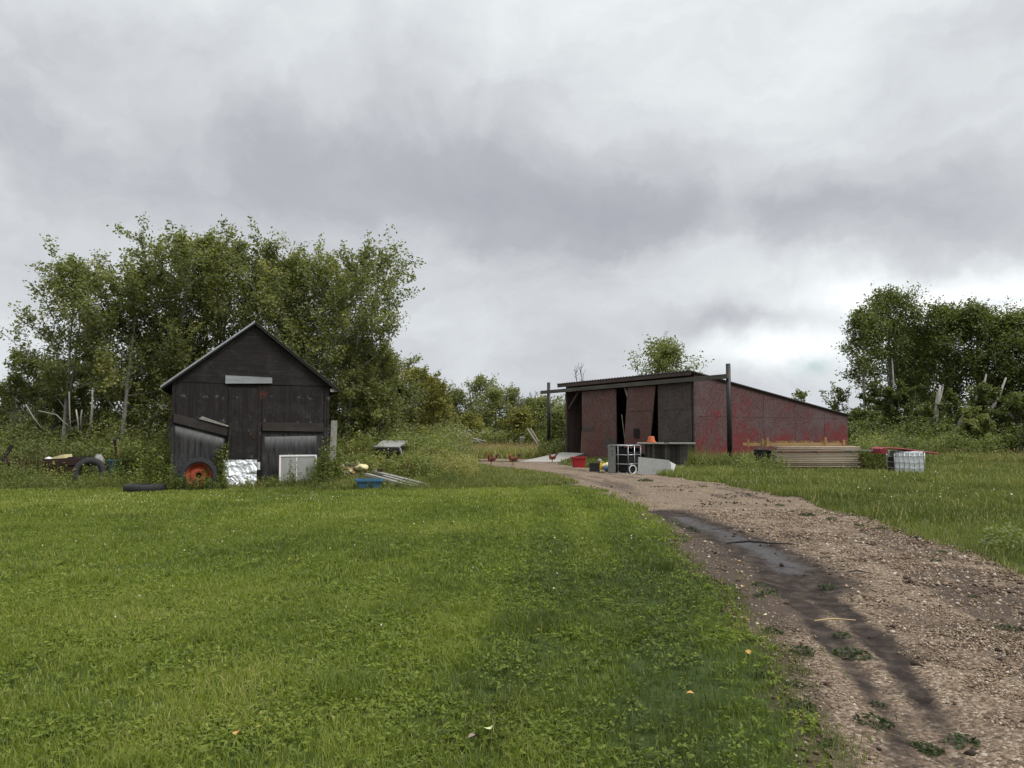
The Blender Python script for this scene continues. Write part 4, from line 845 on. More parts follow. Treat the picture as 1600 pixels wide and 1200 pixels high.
blobmesh('cream_sack','cream','cream coloured folded sack right of the yellow can','sack',(at(948,734)[0],at(948,734)[1]-.2,.17),.20,.14,.13,11,rough=.35)
blobmesh('green_bag','bluegrey','dull green bag beside the cage','bag',(at(956,737)[0]-.15,at(956,737)[1],.12),.18,.14,.12,12,rough=.35)
single(MB().box(-.22,.18,-.15,.15,0,.24),'black_box','blkp','low black box behind the cream sack','box',at(951,733),.3,bevel=.02)
blobmesh('grey_pot','grey','small grey pot behind the yellow can','pot',(at(938,731)[0],at(938,731)[1]+.2,.3),.10,.10,.10,13,rough=.1)
# emptied tank cage
def cage(t,w_,d_,h_,nv,nh,rad,mat='galv',z0=0):
    mb=MB()
    for s,(ax,fx) in ((-1,('x',-d_/2)),(1,('x',d_/2)),(-1,('y',-w_/2)),(1,('y',w_/2))):
        L=w_ if ax=='x' else d_
        for i in range(nv+1):
            c=-L/2+L*i/nv; p=(c,fx) if ax=='x' else (fx,c); mb.tube([(p[0],p[1],z0),(p[0],p[1],z0+h_)],rad,6)
        for j in range(nh+1):
            z=z0+h_*j/nh; a_,b_=((-L/2,fx),(L/2,fx)) if ax=='x' else ((fx,-L/2),(fx,L/2)); mb.tube([(*a_,z),(*b_,z)],rad,6)
    return mb.build('cage',MT[mat],t,smooth=True)
t=thing('tank_cage','empty steel tank cage with a black inside before the red shed','tank cage',at(976,739),R(49))
w_=.92; cage(t,w_,w_,1.08,2,3,.018)
mb=MB(); q=w_/2-.03; mb.box(-q,q,q-.02,q,.08,1.0); mb.box(-q,-q+.02,-q,q-.021,.08,.98); mb.box(q-.02,q,-q,q-.021,.08,.98); mb.box(-q+.021,q-.021,-q,-q+.02,.08,.84); mb.box(-q+.021,q-.021,-q+.021,q-.021,.08,.1); mb.build('liner',MT['dkhole'],t)
mb=MB(); mb.box(-w_/2-.03,-w_/2-.022,.10,w_/2,.02,1.05); mb.build('foil_cover',MT['galv'],t); 
mb=MB(); mb.box(-w_/2,w_/2,-w_/2,w_/2,1.085,1.11); mb.build('top_grid',MT['galv'],t)
for i in range(3): MB().box(-w_/2,w_/2,-w_/2+i*.40,-w_/2+i*.40+.1,0,.06).build('skid',MT['old'],t)
# white pail lying on its side
t=thing('white_pail','white pail lying on its side by the black cage','pail',at(985,740,.16),0,rot=(R(90),0,R(28)))
MB().lathe([(.0,-.24),(.13,-.24),(.165,.14),(.18,.15),(.18,.17),(.15,.17),(.12,-.2),(0,-.2)],22).build('body',MT['white'],t,smooth=True); MB().lathe([(0,.12),(.146,.12)],20).build('dark_mouth',MT['dkhole'],t)  # black disc across the mouth paints the shade inside the hollow pail
q=at(996,739); blobmesh('white_lump','white','crumpled white bag right of the white pail','bag',(q[0],q[1]+.1,.18),.15,.13,.13,15,rough=.4)
# pale slabs leaning at the bench
t=thing('pale_slab','wide pale grey sheet propped in the grass before the bench','slab',at(1022,742),0,rot=(R(-14),R(3),R(2)))
MB().prism([(-.62,0),(.62,-.06),(.66,.44),(.58,.60),(-.60,.66)],-.02,.02).build('sheet',MT['grey'],t,bevel=.005)
t=thing('pale_slab','narrow tilted pale sheet at the right end of the wide one','slab',at(1042,741),0,rot=(R(-16),R(12),R(-12)))
MB().prism([(-.2,0),(.2,.0),(.26,.46),(-.10,.56)],-.02,.02).build('sheet',MT['white'],t,bevel=.005)
# workbench clad with upright boards
q=atY(1040,35.6); t=thing('board_bench','rough bench boxed in with dark upright boards against the sliding doors','bench',q,R(-14))
mb=MB(); mb.box(-1.30,1.36,-.42,.5,1.06,1.12); mb.build('top',MT['old'],t,bevel=.006)
rg=random.Random(3)
for i in range(17):
    x0=-.94+i*.115; z1=1.05; o=MB().box(x0,x0+.10,-.30-.01*(i%2),-.26,0,z1-.012*rg.random()); ob=o.build('upright_board',MT['darkw' if rg.random()<.6 else 'beam'],t)
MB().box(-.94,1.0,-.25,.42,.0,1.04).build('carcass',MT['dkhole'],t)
t2=thing('clay_pot','upside down orange clay pot on the bench','pot',(q[0]-.66,q[1]+.05,q[2]+1.12),0)
MB().lathe([(.20,.0),(.205,.06),(.18,.07),(.135,.28),(.11,.30),(0,.30)],26).build('body',MT['terra'],t2,smooth=False); MB().lathe([(.175,.002),(.225,.002),(.225,.065),(.176,.065)],26,None,True).build('rim',MT['terra'],t2)
o=single(MB().box(-.11,.11,-.08,.08,0,.07).tube([(-.07,0,.07),(-.07,0,.16)],.03,8).tube([(.07,0,.07),(.07,0,.17)],.03,8),'jar_pair','blackm','two small dark jars on the front of the bench top','jars',(q[0]-.02,q[1]-.32,q[2]+1.12),0)
# things inside the red shed
def bw(x,y,z=FZ): return Bw(x,y,z)
single(MB().box(-.09,.09,-.04,.04,0,1.35),'yellow_post','yellow','short orange timber standing inside the open end of the red shed','post',bw(.85,.6),BA,rot=(0,R(5),BA))
t=thing('dark_shelf','dark shelf frame inside the open end of the red shed','shelf',bw(1.2,2.2),BA); mb=MB()
for x in (-.5,.5): mb.box(x-.03,x+.03,-.2,.2,0,2.6)
mb.build('upright',MT['bframe'],t); mb=MB(); 
for z in (.9,1.5,2.5): mb.box(-.47,.47,-.2,.2,z,z+.05)
mb.build('shelf_board',MT['bframe'],t); MB().box(-.46,.46,.21,.23,.4,2.4).build('back_panel',MT['grey'],t)
single(MB().beam((0,0,0),(-.25,.1,2.3),.11,.05),'leaning_board','old','grey board leaning in the middle opening of the red shed','board',bw(Bx(971),.35)+Vector((0,0,.0)))
# ---------------------------------------------------------------- lumber stack
sx0=P3(1212,700,33.2).x; sx1=P3(1341,700,33.2).x; LBg='weathered boards in the stacked lumber pile'; rg=random.Random(6)
L=sx1-sx0; lay=11; th=.076; cols=6; cw=.16
proto=MB().box(-L/2,L/2,-cw/2+.004,cw/2-.004,0,th-.020).build('lumber_board',MT['oldx'],None,bevel=.003); tag(proto,'weathered grey board in the stacked lumber pile','board',LBg); first=True
def put(src,x,y,z,rz,rot=None):
    global first
    if first: o=proto; first=False
    else: o=proto.copy(); ROOT.objects.link(o)
    o.location=(x,y,z); o.rotation_euler=(0,rg.uniform(-.003,.003),rz); return o
zb_=.10; cx=(sx0+sx1)/2
for k in range(lay):
    z=zb_+k*(th+.006)+(.0 if k<8 else .03)
    for c in range(cols): put(None,cx+rg.uniform(-.09,.11)+(.05 if k>8 else 0),33.15+c*cw+rg.uniform(-.03,.03),z,rg.uniform(-.004,.004))
zt_=zb_+lay*(th+.006)+.03
BBg='bearers under and inside the lumber pile'
for i,x in enumerate((-L*.42,0,L*.42)):
    o=MB().box(-.05,.05,-.1,cols*cw,0,.09).build('bearer',MT['darkw'],None); o.location=(cx+x,33.1,.0); tag(o,'dark bearer under the lumber pile','bearer',BBg)
    
for i,x in enumerate((-L*.42,0,L*.42)):
    o=MB().box(-.03,.03,-.05,cols*cw-.1,0,.026).build('bearer',MT['yellow'],None); o.location=(cx+x,33.1,zb_+8*(th+.006)-.006+.0); tag(o,'thin spacer stick inside the lumber pile','bearer',BBg)
# fresh timber frames lying over the pile
p=P3(1170,695,34.4)
def frame(name,label,x0,x1,y,z,stubs,tall):
    t=thing(name,label,'timber frame',(x0,y,z),R(0)); LL=x1-x0
    MB().box(0,LL,-.05,-.01,0,.12).build('rail',MT['yellow'],t,bevel=.003); MB().box(0,LL,.6,.64,0,.12).build('rail',MT['yellow'],t,bevel=.003)
    for f in stubs: MB().box(LL*f-.03,LL*f+.03,-.049,.639,.122,.20).build('crosspiece',MT['yellow'],t)
    for f,hh in tall: MB().box(LL*f-.045,LL*f+.045,-.10,-.052,-.05,hh).build('upright',MT['yellow'],t,bevel=.003)
    return t
xa=P3(1171,700,33.6).x; xb=P3(1199,700,33.4).x; xc=P3(1200,700,33.4).x; xd=P3(1321,700,33.4).x
frame('timber_frame','fresh yellow timber frame lying along the top of the lumber pile',xc,xd,33.5,zt_,(.03,.17,.25,.36,.5,.58,.77,.92),((.0,.34),(.75,.36),(.985,.26)))
frame('timber_frame','shorter yellow timber frame sticking out left of the lumber pile',xa,xb+.5,33.9,zt_-.02,(.3,.6),((.02,.30),(.55,.32)))
single(MB().box(-.35,.35,-.3,.3,0,.84),'black_crate','dkhole','dark block for the lumber pile end face under the left end of the timber frames','crate',(P3(1196,700,33.9).x,34.1,0),.2,bevel=.02)  # added near-black block, drawing the dark end face of the lumber pile
# ---------------------------------------------------------------- white tank in its cage, red sheet on top
Yt=28.8; q0=P3(1421,720,Yt)
t=thing('liquid_tote','white plastic liquid tank in a steel cage standing in the grass','tank',(q0.x,Yt+.3,.0),R(-12))
mb=MB(); w_=1.02; mb.box(-w_/2,w_/2,-.5,.5,.04,.90); tk=mb.build('tank',MT['poly'],t,bevel=.07)
MB().lathe([(.0,.905),(.11,.905),(.11,.95),(0,.95)],18).build('cap',MT['blkp'],t)
mb=MB(); rad=.011
for i in range(7): 
    c=-w_/2-.01+(w_+.02)*i/6
    mb.tube([(c,-.52,0),(c,-.52,.90)],rad,6); mb.tube([(c,.52,0),(c,.52,.90)],rad,6)
for i in range(6):
    c=-.52+1.04*i/5; mb.tube([(-w_/2-.02,c,0),(-w_/2-.02,c,.9)],rad,6); mb.tube([(w_/2+.02,c,0),(w_/2+.02,c,.9)],rad,6)
for z in (.05,.26,.48,.72,.885):
    for y in (-.53,.53): mb.tube([(-w_/2-.03,y,z),(w_/2+.03,y,z)],rad,6)
    for x in (-w_/2-.03,w_/2+.03): mb.tube([(x,-.53,z),(x,.53,z)],rad,6)
mb.build('cage',MT['galv'],t,smooth=True)
MB().box(-w_/2-.032,-w_/2-.006,-.46,.3,.1,.66).build('side_hole',MT['rust'],t)  # added plate; its dark brown colour draws the hole in the left face
MB().box(-w_/2,w_/2,-.5,.5,-.04,.035).build('pallet',MT['galv'],t)
a_=P3(1376,699,Yt-.25); b_=P3(1469,706.5,Yt-.1)
t=thing('red_sheet','long red metal sheet lying across the white tank','sheet',a_,0); d=b_-a_
mb=MB(); n=14; vs=[];fs=[]
for i in range(n+1):
    for j in range(9):
        f=i/n; g_=j/8; vs.append((d.x*f,d.y*f+g_*.9,d.z*f+.03*math.sin(f*5)-.02+.028*(j%2)-.05*(f<.03)))
for i in range(n):
    for j in range(8): a0=i*9+j; fs.append((a0,a0+9,a0+10,a0+1))
mb.add(vs,fs); ob=mb.build('sheet',MT['redm'],t); sm=ob.modifiers.new('solid','SOLIDIFY'); sm.thickness=.025
MB().box(.0,.25,-.02,.8,-.24,-.07).build('folded_end',MT['redm'],t)
single(MB().beam((0,0,0),(-1.6,.5,.02),.05,.05),'grey_pole','old','thin pole sticking out left of the red sheet','pole',P3(1384,704,Yt+.2))
# ---------------------------------------------------------------- hens
MT['hen']=M_plain('hen_feathers',(.15,.030,.012),.65,0,.45,14,.3,.3,(.07,.015,.01),.5); MT['hend']=M_plain('hen_tail',(.06,.018,.014),.6,0,.5,14,.3,.2)
MT['comb']=M_plain('hen_comb',(.45,.02,.02),.5); MT['henleg']=M_plain('hen_leg',(.45,.32,.12),.6)
def hen(label,loc,rz,pitch,sc,neck):
    t=thing('hen',label,'hen',loc,rz); t.scale=(sc,)*3
    # one skinned chain: tail - body - breast - neck - head, local +x is forward
    J=[((-.24,0,.46+pitch*.5),.03),((-.17,0,.39+pitch*.3),.07),((-.09,0,.31),.115),((.0,0,.24),.115),((.065,0,.30),.12),neck[0],neck[1],neck[2]]
    me=bpy.data.meshes.new('body'); me.from_pydata([j[0] for j in J],[(i,i+1) for i in range(len(J)-1)],[]); o=bpy.data.objects.new('body',me); link(o,t)
    me.materials.append(MT['hen']); sk=o.modifiers.new('skin','SKIN'); sk.use_smooth_shade=True
    for i,j in enumerate(J): me.skin_vertices[0].data[i].radius=(j[1]*.82,j[1])
    me.skin_vertices[0].data[3].use_root=True
    ss=o.modifiers.new('sub','SUBSURF'); ss.levels=2; ss.render_levels=2
    mb=MB()
    for k in range(7):
        a=-.5+k/6*1.0; M=Matrix.Translation((-.18,a*.04,.42+pitch*.4))@Matrix.Rotation(R(a*22),4,'Z')@Matrix.Rotation(R(32+10*math.sin(k*2)+pitch*120),4,'Y')
        mb.add([(.05,-.03,-.03),(-.10,-.04,.02),(-.21,-.02,.0),(-.21,.02,0),(-.10,.04,.02),(.05,.03,-.03),(-.10,0,.06)],[(0,1,6),(1,2,6),(2,3,6),(3,4,6),(4,5,6),(5,0,6),(0,5,4,3,2,1)],M)
    mb.build('tail',MT['hend'],t,True)
    for s in (-1,1):
        mb=MB(); mb.add([(.08,s*.08,.33),(.03,s*.10,.37),(-.08,s*.095,.37),(-.19,s*.05,.41),(-.10,s*.095,.29),(.01,s*.10,.24)],[(0,1,2,3,4,5)]); 
        w2=mb.build('wing',MT['hend'],t); sm=w2.modifiers.new('solid','SOLIDIFY'); sm.thickness=.02
        mb=MB(); mb.tube([(.0,s*.05,.22),(.0,s*.055,.14),(.02,s*.055,.075),(.01,s*.055,.01)],[.035,.020,.009,.008],6)
        for a in (-30,0,30,180): mb.tube([(.01,s*.055,.01),(.01+.05*math.cos(R(a)),s*.055+.05*math.sin(R(a)),.005)],[.007,.003],5)
        mb.build('leg',MT['henleg'],t,True)
    hx=Vector(neck[2][0]); r_=neck[2][1]
    MB().prism([(-.03,.02),(-.03,.05),(-.012,.035),(-.002,.06),(.012,.038),(.024,.052),(.03,.02)],-.006,.006,Matrix.Translation(hx)).build('comb',MT['comb'],t)
    MB().lathe([(.0,.05),(.012,.0)],6,Matrix.Translation(hx+Vector((.02,0,0)))@Matrix.Rotation(R(100),4,'Y')).build('beak',MT['henleg'],t)
    mb=MB(); mb.tube([tuple(hx+Vector((.02,0,-.02))),tuple(hx+Vector((.02,0,-.055)))],[.012,.010],6); mb.build('wattle',MT['comb'],t,True)
    for s in (-1,1): MB().tube([tuple(hx+Vector((.008,s*r_*.6,.006))),tuple(hx+Vector((.008,s*r_*.85,.006)))],[.006,.005],6).build('eye',MT['dkhole'],t)
    return t
N_up=[((.10,0,.41),.085),((.11,0,.51),.055),((.125,0,.58),.043)]
N_md=[((.115,0,.39),.09),((.14,0,.46),.06),((.165,0,.51),.043)]
HGp='reddish brown hens on the gravel'
hen('tall upright red hen with its head raised, leftmost of the three',at(768,729),R(195),.0,1.02,N_up)
hen('stocky red hen looking left, middle of the three',at(802,729.5),R(190),.03,1.08,N_md)
hen('small dark red hen with cocked tail near the plank ramp',at(863,724.5),R(187),.05,.92,N_md)
# fallen leaves, petals, sticks
def fleaf(name,mat,label,px,py,s,seed,group=None,cat='leaf',dz=.02,curl=.5):
    rg=random.Random(seed); n=8; vs=[];fs=[]
    for i in range(n+1):
        f=i/n; wd=s*.42*math.sin(math.pi*min(.98,f*.92+.05))**.8
        for j in (-1,-.5,0,.5,1): vs.append(((f-.5)*s,j*wd*(1+rg.uniform(-.08,.08)),abs(j)**2*wd*curl+math.sin(f*3)*s*.12+rg.uniform(-.02,.02)*s))
    for i in range(n):
        for j in range(4): a0=i*5+j; fs.append((a0,a0+5,a0+6,a0+1))
    mb=MB().add(vs,fs); mb.tube([(-s*.5,0,0),(-s*.75,.01,.005)],[s*.02,s*.012],4); o=mb.build(name,MT[mat],None,True); x,y=G(px,py); o.location=(x,y,gz1(x,y)+dz); o.rotation_euler=(rg.uniform(-.4,.4),rg.uniform(-.3,.3),rg.uniform(0,6)); return tag(o,label,cat,group)
MT['lfpale']=M_plain('pale_leaf',(.50,.52,.28),.7,0,.2,30); MT['lforange']=M_plain('orange_leaf',(.45,.25,.07),.7,0,.3,30); MT['lfbrown']=M_plain('brown_leaf',(.22,.15,.13),.8,0,.3,40)
fleaf('fallen_leaf','lfpale','pale cupped leaf lying in the lawn at the bottom middle','767','1156' and 1156,.085,1) if False else fleaf('fallen_leaf','lfpale','pale green white leaf curled up in the lawn at the bottom middle',767,1156,.085,1,dz=.06,curl=.35)
fleaf('fallen_leaf','lfbrown','greyish brown curled leaf left of the pale one in the lawn',741,1168,.065,2,dz=.055,curl=.4)
for i,(px,py,s) in enumerate([(1154,876,.05),(1167,974,.05),(1146,970,.045),(1122,877,.04),(1195,967,.045),(1169,1027,.045),(1078,1093,.045),(370,1152,.05),(1160,920,.04)]):
    fleaf('fallen_leaf','lforange' if i not in (2,4) else 'lfpale','yellow or orange fallen leaf lying along the edge between lawn and gravel',px,py,s,10+i,'fallen autumn leaves along the gravel edge',dz=.035,curl=.25)
single(MB().tube([(-.17,0,.0),(0,.02,.01),(.19,0,.0)],[.006,.007,.004],5),'straw_stalk','straw','pale straw stalk lying across the wheel rut','stalk',at(1303,970,.03),.05)
single(MB().tube([(-.42,0,.0),(-.1,.03,.03),(.2,-.02,.015),(.5,.05,.0)],[.010,.018,.015,.006],6),'dark_stick','darkw','dark wet stick lying in the mud puddle','stick',at(1182,848,.04),-.12,smooth=True)
single(MB().tube([(-.12,0,.0),(0,.02,.02),(.16,0,.0)],[.006,.009,.004],5),'dark_stick','darkw','short dark stick on the gravel right of the mud','stick',at(1340,895,.03),-.3)
# ================================================================ grass, weeds, flowers
MT['grass']=M_leaf('lawn_blades',[(0,(.066,.083,.020)),(.3,(.122,.158,.026)),(.6,(.180,.222,.035)),(.85,(.255,.285,.05)),(.95,(.32,.31,.09)),(1,(.38,.32,.15))],.5,.38,.35,.35,.55)
MT['rough']=M_leaf('rough_blades',[(0,(.07,.085,.024)),(.3,(.125,.15,.035)),(.6,(.18,.20,.05)),(.82,(.26,.25,.085)),(1,(.42,.35,.18))],.55,.35,.3,.35,.35)
MT['forb']=M_leaf('weed_leaves',[(0,(.06,.076,.022)),(.35,(.12,.15,.035)),(.7,(.19,.215,.052)),(.9,(.27,.26,.07)),(1,(.36,.28,.12))],.5,.35,.35)
MT['broad']=M_leaf('broad_leaves',[(0,(.075,.095,.020)),(.5,(.145,.19,.028)),(.85,(.215,.255,.042)),(1,(.30,.29,.07))],.6,.4,.22)
MT['seed']=M_leaf('seed_heads',[(0,(.16,.105,.055)),(.5,(.28,.20,.11)),(1,(.42,.33,.19))],.8,.25,.1)
MT['petal']=M_leaf('petals',[(0,(.7,.7,.62)),(1,(.8,.8,.7))],.6,.3,.2)
rng=np.random.default_rng(77)
def inview(x,y,m=1.06): return np.abs(x)<(y*.678*m+4.6)
def lawnedge(x): return 21.1+.5*(vn(x,x*0,2.5,51)-.5)+sstep(-3,1.5,x)*1.5
def off_road(x,y,g=.0): return roadd(x,y)<g
def trampled(x,y):    # thin worn strip beside the gravel
    l,_=edges(y); return np.exp(-((l-x-.1)/.35)**2)
def mow(x,y):
    c=edges(y)[0]-x; w=np.sin((c+.25*vn(x,y,2,55))*2*np.pi/1.15); band=.13*np.sign(w)*np.minimum(1,np.abs(w)*2)*np.exp(-(c/3.0)**2)*(.5+vn(x,y,1.2,57))
    worn=-.30*np.exp(-((x-.9)/1.1)**2-((y-7.0)/3.0)**2)-.22*np.exp(-((c-.8)/.8)**2)*sstep(12,7,y)
    return band*1.0+worn
pool=Pool()
def lawn(n,y0,y1,hm,wd):
    x0,x1=-(y1*.70+4.6),min(y1*.25+2,4)
    x,y=scat(n,x0,x1,y0,y1,rng,lambda x,y:inview(x,y)*(x<edges(y)[0]+.4)*(y<lawnedge(x))*(roadd(x,y)<.10+.1*rng.uniform(-1,1,len(x)))*(1-.62*trampled(x,y))*(.45+.55*sstep(.3,.55,vn(x,y,.22,61)))*(1+1.2*np.minimum(0,mow(x,y))))
    clump=vn(x,y,.45,62); tall=sstep(.66,.76,vn(x,y,.9,63)); k=len(x)
    h=hm*(.55+.9*clump)*rng.uniform(.6,1.25,k)*(1+.6*tall)
    tint=np.clip(.50+.48*(vn(x,y,1.6,64)-.5)+.55*(vn(x,y,5,65)-.5)+rng.normal(0,.15,k)-.14*tall+.16*sstep(9,18,y)-.20*trampled(x,y)+mow(x,y),0,1)
    tint=np.where(rng.uniform(0,1,k)<.02+.12*sstep(.6,.8,vn(x,y,1.1,68)),rng.uniform(.9,1,k),tint)
    pool.addB(blades(x,y,h,wd*rng.uniform(.7,1.3,k),rng.uniform(.15,.95,k),tint,rng))
lawn(215000,2.2,4.6,.060,.0042); lawn(240000,4.6,8,.062,.0055); lawn(230000,8,14,.064,.010); lawn(225000,14,23.5,.07,.018)
tag(pool.build('lawn_grass',MT['grass']),'short mown green lawn grass covering the left foreground','grass',kind='stuff')
# broad leaved lawn weeds: rosettes of dandelion, plantain and clover leaves
pool=Pool()
def rosettes(n,y0,y1,size,dfun,leafn=7,mat=None):
    x,y=scat(n,-(y1*.70+2),y1*.3+2,y0,y1,rng,dfun); k=len(x); m=leafn
    a=rng.uniform(0,6.28,(k,m)); el_=rng.uniform(.15,1.0,(k,m)); L=size*rng.uniform(.6,1.3,(k,m))
    d=np.stack([np.cos(a)*np.cos(el_),np.sin(a)*np.cos(el_),np.sin(el_)],-1).reshape(-1,3)
    c=np.stack([np.repeat(x,m),np.repeat(y,m),np.repeat(gz(x,y)+.022,m)],-1)+d*L.reshape(-1,1)*.55
    pool.addL(leaves(c,L.ravel(),rng,upbias=1.1,asp=.34,tint=np.clip(np.repeat(rng.normal(.48,.2,k)+.8*mow(x,y)+.4*(vn(x,y,1.6,64)-.5),m)+rng.normal(0,.1,k*m),0,1),dirv=d))
wd_=lambda x,y:inview(x,y)*(roadd(x,y)<.0)*(x<edges(y)[0]+.1)*(.18+.82*sstep(.42,.66,vn(x,y,.6,71)))*(y<21)
rosettes(16000,2.4,5,.036,wd_); rosettes(18000,5,8,.042,wd_); rosettes(12000,8,14,.055,wd_,6)
# clover
x,y=scat(60000,-9,4,2.4,10,rng,lambda x,y:inview(x,y)*(roadd(x,y)<.02)*(x<edges(y)[0]+.2)*sstep(.50,.64,vn(x,y,.55,73)))
pool.addL(leaves(np.stack([x,y,gz(x,y)+rng.uniform(.025,.065,len(x))],1),rng.uniform(.014,.030,len(x)),rng,upbias=1.6,asp=.85,tint=np.clip(rng.normal(.42,.18,len(x)),0,1)))
tag(pool.build('broadleaf_weeds',MT['broad']),'broad leaved dandelion, plantain and clover weeds spread through the lawn','weeds',kind='stuff')
# white clover heads
def cl(x,y):
    c=.06+.9*np.exp(-((x+9.0)/4.0)**2-((y-18.0)/1.6)**2)+.35*np.exp(-((x+11)/3.5)**2-((y-20.6)/.6)**2)+.5*np.exp(-((x+4.5)/3)**2-((y-17.3)/1.2)**2)
    return inview(x,y)*c*(y<21)*sstep(.35,.62,vn(x,y,.9,81))*(roadd(x,y)<-.3)
x,y=scat(5200,-16,2,6,21.3,rng,cl); k=len(x); z=gz(x,y)+rng.uniform(.06,.10,k)
pool=Pool()
for q in range(3): pool.addL(leaves(np.stack([x,y,z],1)+rng.normal(0,.003,(k,3)),rng.uniform(.012,.022,k),rng,upbias=.2,asp=.9,tint=rng.uniform(0,1,k)))
x2,y2=scat(900,8,26,14,34,rng,lambda x,y:off_road(x,y,-.5)*inview(x,y)*sstep(.5,.65,vn(x,y,2,83))); 
pool.addL(leaves(np.stack([x2,y2,gz(x2,y2)+rng.uniform(.12,.3,len(x2))],1),rng.uniform(.02,.045,len(x2)),rng,upbias=.2,asp=.9,tint=rng.uniform(0,1,len(x2))))
tag(pool.build('clover_flowers',MT['petal']),'white clover heads dotted over the far lawn','flowers',kind='stuff')
# rough grass: right of the track, the verge before the junk and the clearing behind
BCa,BSa=math.cos(-BA),math.sin(-BA)
def barnlocal(x,y): dx,dy=x-3.47,y-48.2; return dx*BCa-dy*BSa,dx*BSa+dy*BCa
def shedlocal(x,y): dx,dy=x+9.6,y-21.3; c,s=math.cos(-R(20)),math.sin(-R(20)); return dx*c-dy*s,dx*s+dy*c
def free(x,y):
    bx_,by=barnlocal(x,y); sx_,sy=shedlocal(x,y)
    ok=~((bx_>-.1)&(bx_<BL+.1)&(by>-.2)&(by<BD+.1))&~((sx_>-.05)&(sx_<SW+.05)&(sy>-.08)&(sy<SD))
    u_=-(by+.25)/5.9; ok&=~((by<0)&(by>-6.2)&(bx_>-.3+4.7*u_)&(bx_<np.where(by>-4.35,2.5+3.4*(-(by+.25)/4.1),9)))
    return ok
pool=Pool(); seeds=[]
def roughg(n,x0,x1,y0,y1,hf,wd,t0,dens=None,lean=.75,strawp=.08):
    x,y=scat(n,x0,x1,y0,y1,rng,lambda x,y:inview(x,y,1.1)*(roadd(x,y)<.05+.12*rng.uniform(-1,1,len(x)))*free(x,y)*(dens(x,y) if dens else 1))
    k=len(x); h=hf(x,y)*rng.uniform(.5,1.2,k); h=np.where((x>11.3)&(x<15.6)&(y>28)&(y<33.4),h*.55,h)
    t=np.clip(t0+.5*(vn(x,y,1.4,91)-.5)+.45*(vn(x,y,4,92)-.5)+rng.normal(0,.14,k),0,1); t=np.where(rng.uniform(0,1,k)<strawp*(.3+1.6*vn(x,y,2,95)),rng.uniform(.85,1,k),t)
    pool.addB(blades(x,y,h,wd*rng.uniform(.7,1.3,k),rng.uniform(.1,lean,k),t,rng)); return x,y,h
def right(x,y): return (x>edges(y)[1]-.4)
nearbarn=lambda x,y: sstep(4.6,1.2,np.maximum(0,-barnlocal(x,y)[1]))*(barnlocal(x,y)[0]<BL+.5)
def sideb(x,y): bx_,by=barnlocal(x,y); return sstep(7.0,1.5,np.maximum(0,bx_-BL))*(by>-2)*(by<BD+2)
hR=lambda x,y:.08+.05*vn(x,y,.7,93)+.13*sstep(.5,.68,vn(x,y,1.1,94))*sstep(8,15,y)+.10*sstep(16,24,y)*vn(x,y,1.5,96)+.30*nearbarn(x,y)*sstep(6,9,x)+.50*sideb(x,y)*sstep(27,31,y)*np.where((x>11.3)&(x<15.6)&(y<33.4),.12,1)
dR=lambda x,y:right(x,y)*(.55+.45*vn(x,y,.4,97))
roughg(40000,5,11,1.5,6,hR,.009,.33,dR); roughg(80000,4,16,6,13,hR,.010,.33,dR); roughg(120000,4,24,13,23,hR,.017,.36,dR); roughg(120000,3,32,23,38,hR,.026,.40,dR,strawp=.10); roughg(60000,15,40,38,50,lambda x,y:.2+.5*vn(x,y,1.5,98),.04,.40,dR,strawp=.16)
roughg(9000,1.5,6.5,34.5,44,lambda x,y:.12+.2*vn(x,y,.8,99),.03,.35,lambda x,y:(barnlocal(x,y)[1]<-.3)*(x>edges(y)[1]-.3)*1.0)
tag(pool.build('rough_grass',MT['rough']),'rough unmown grass to the right of the gravel track','grass',kind='stuff')
pool=Pool()
# verge in front of the junk and shed
hV=lambda x,y:(.10+.22*sstep(21,22.3,y)*(.5+vn(x,y,.6,101))+.38*sstep(22.5,25,y)*vn(x,y,1.0,102))*(1-.5*sstep(-1.5,.5,x))
dV=lambda x,y:(y>lawnedge(x)-.25)*(x<edges(y)[0]+.3)
roughg(110000,-20,1.5,20.6,24,hV,.014,.38,dV,strawp=.14); roughg(80000,-16,4,24,31,lambda x,y:.16+.45*vn(x,y,1.0,103)*sstep(0.5,-2.5,x),.022,.45,dV,strawp=.2)
roughg(40000,-8,4,31,42,lambda x,y:.14+.5*vn(x,y,1.5,104)*sstep(-1,-4,x),.030,.5,lambda x,y:(x<edges(y)[0]+.3),strawp=.25)
roughg(50000,-10,9,42,69,lambda x,y:.25+.55*vn(x,y,2,105),.05,.58,lambda x,y:np.ones_like(x)*(barnlocal(x,y)[0]<.0),strawp=.38)
tag(pool.build('tall_grass',MT['rough']),'tall yellowing grass in front of the junk and across the clearing','tall grass',kind='stuff')
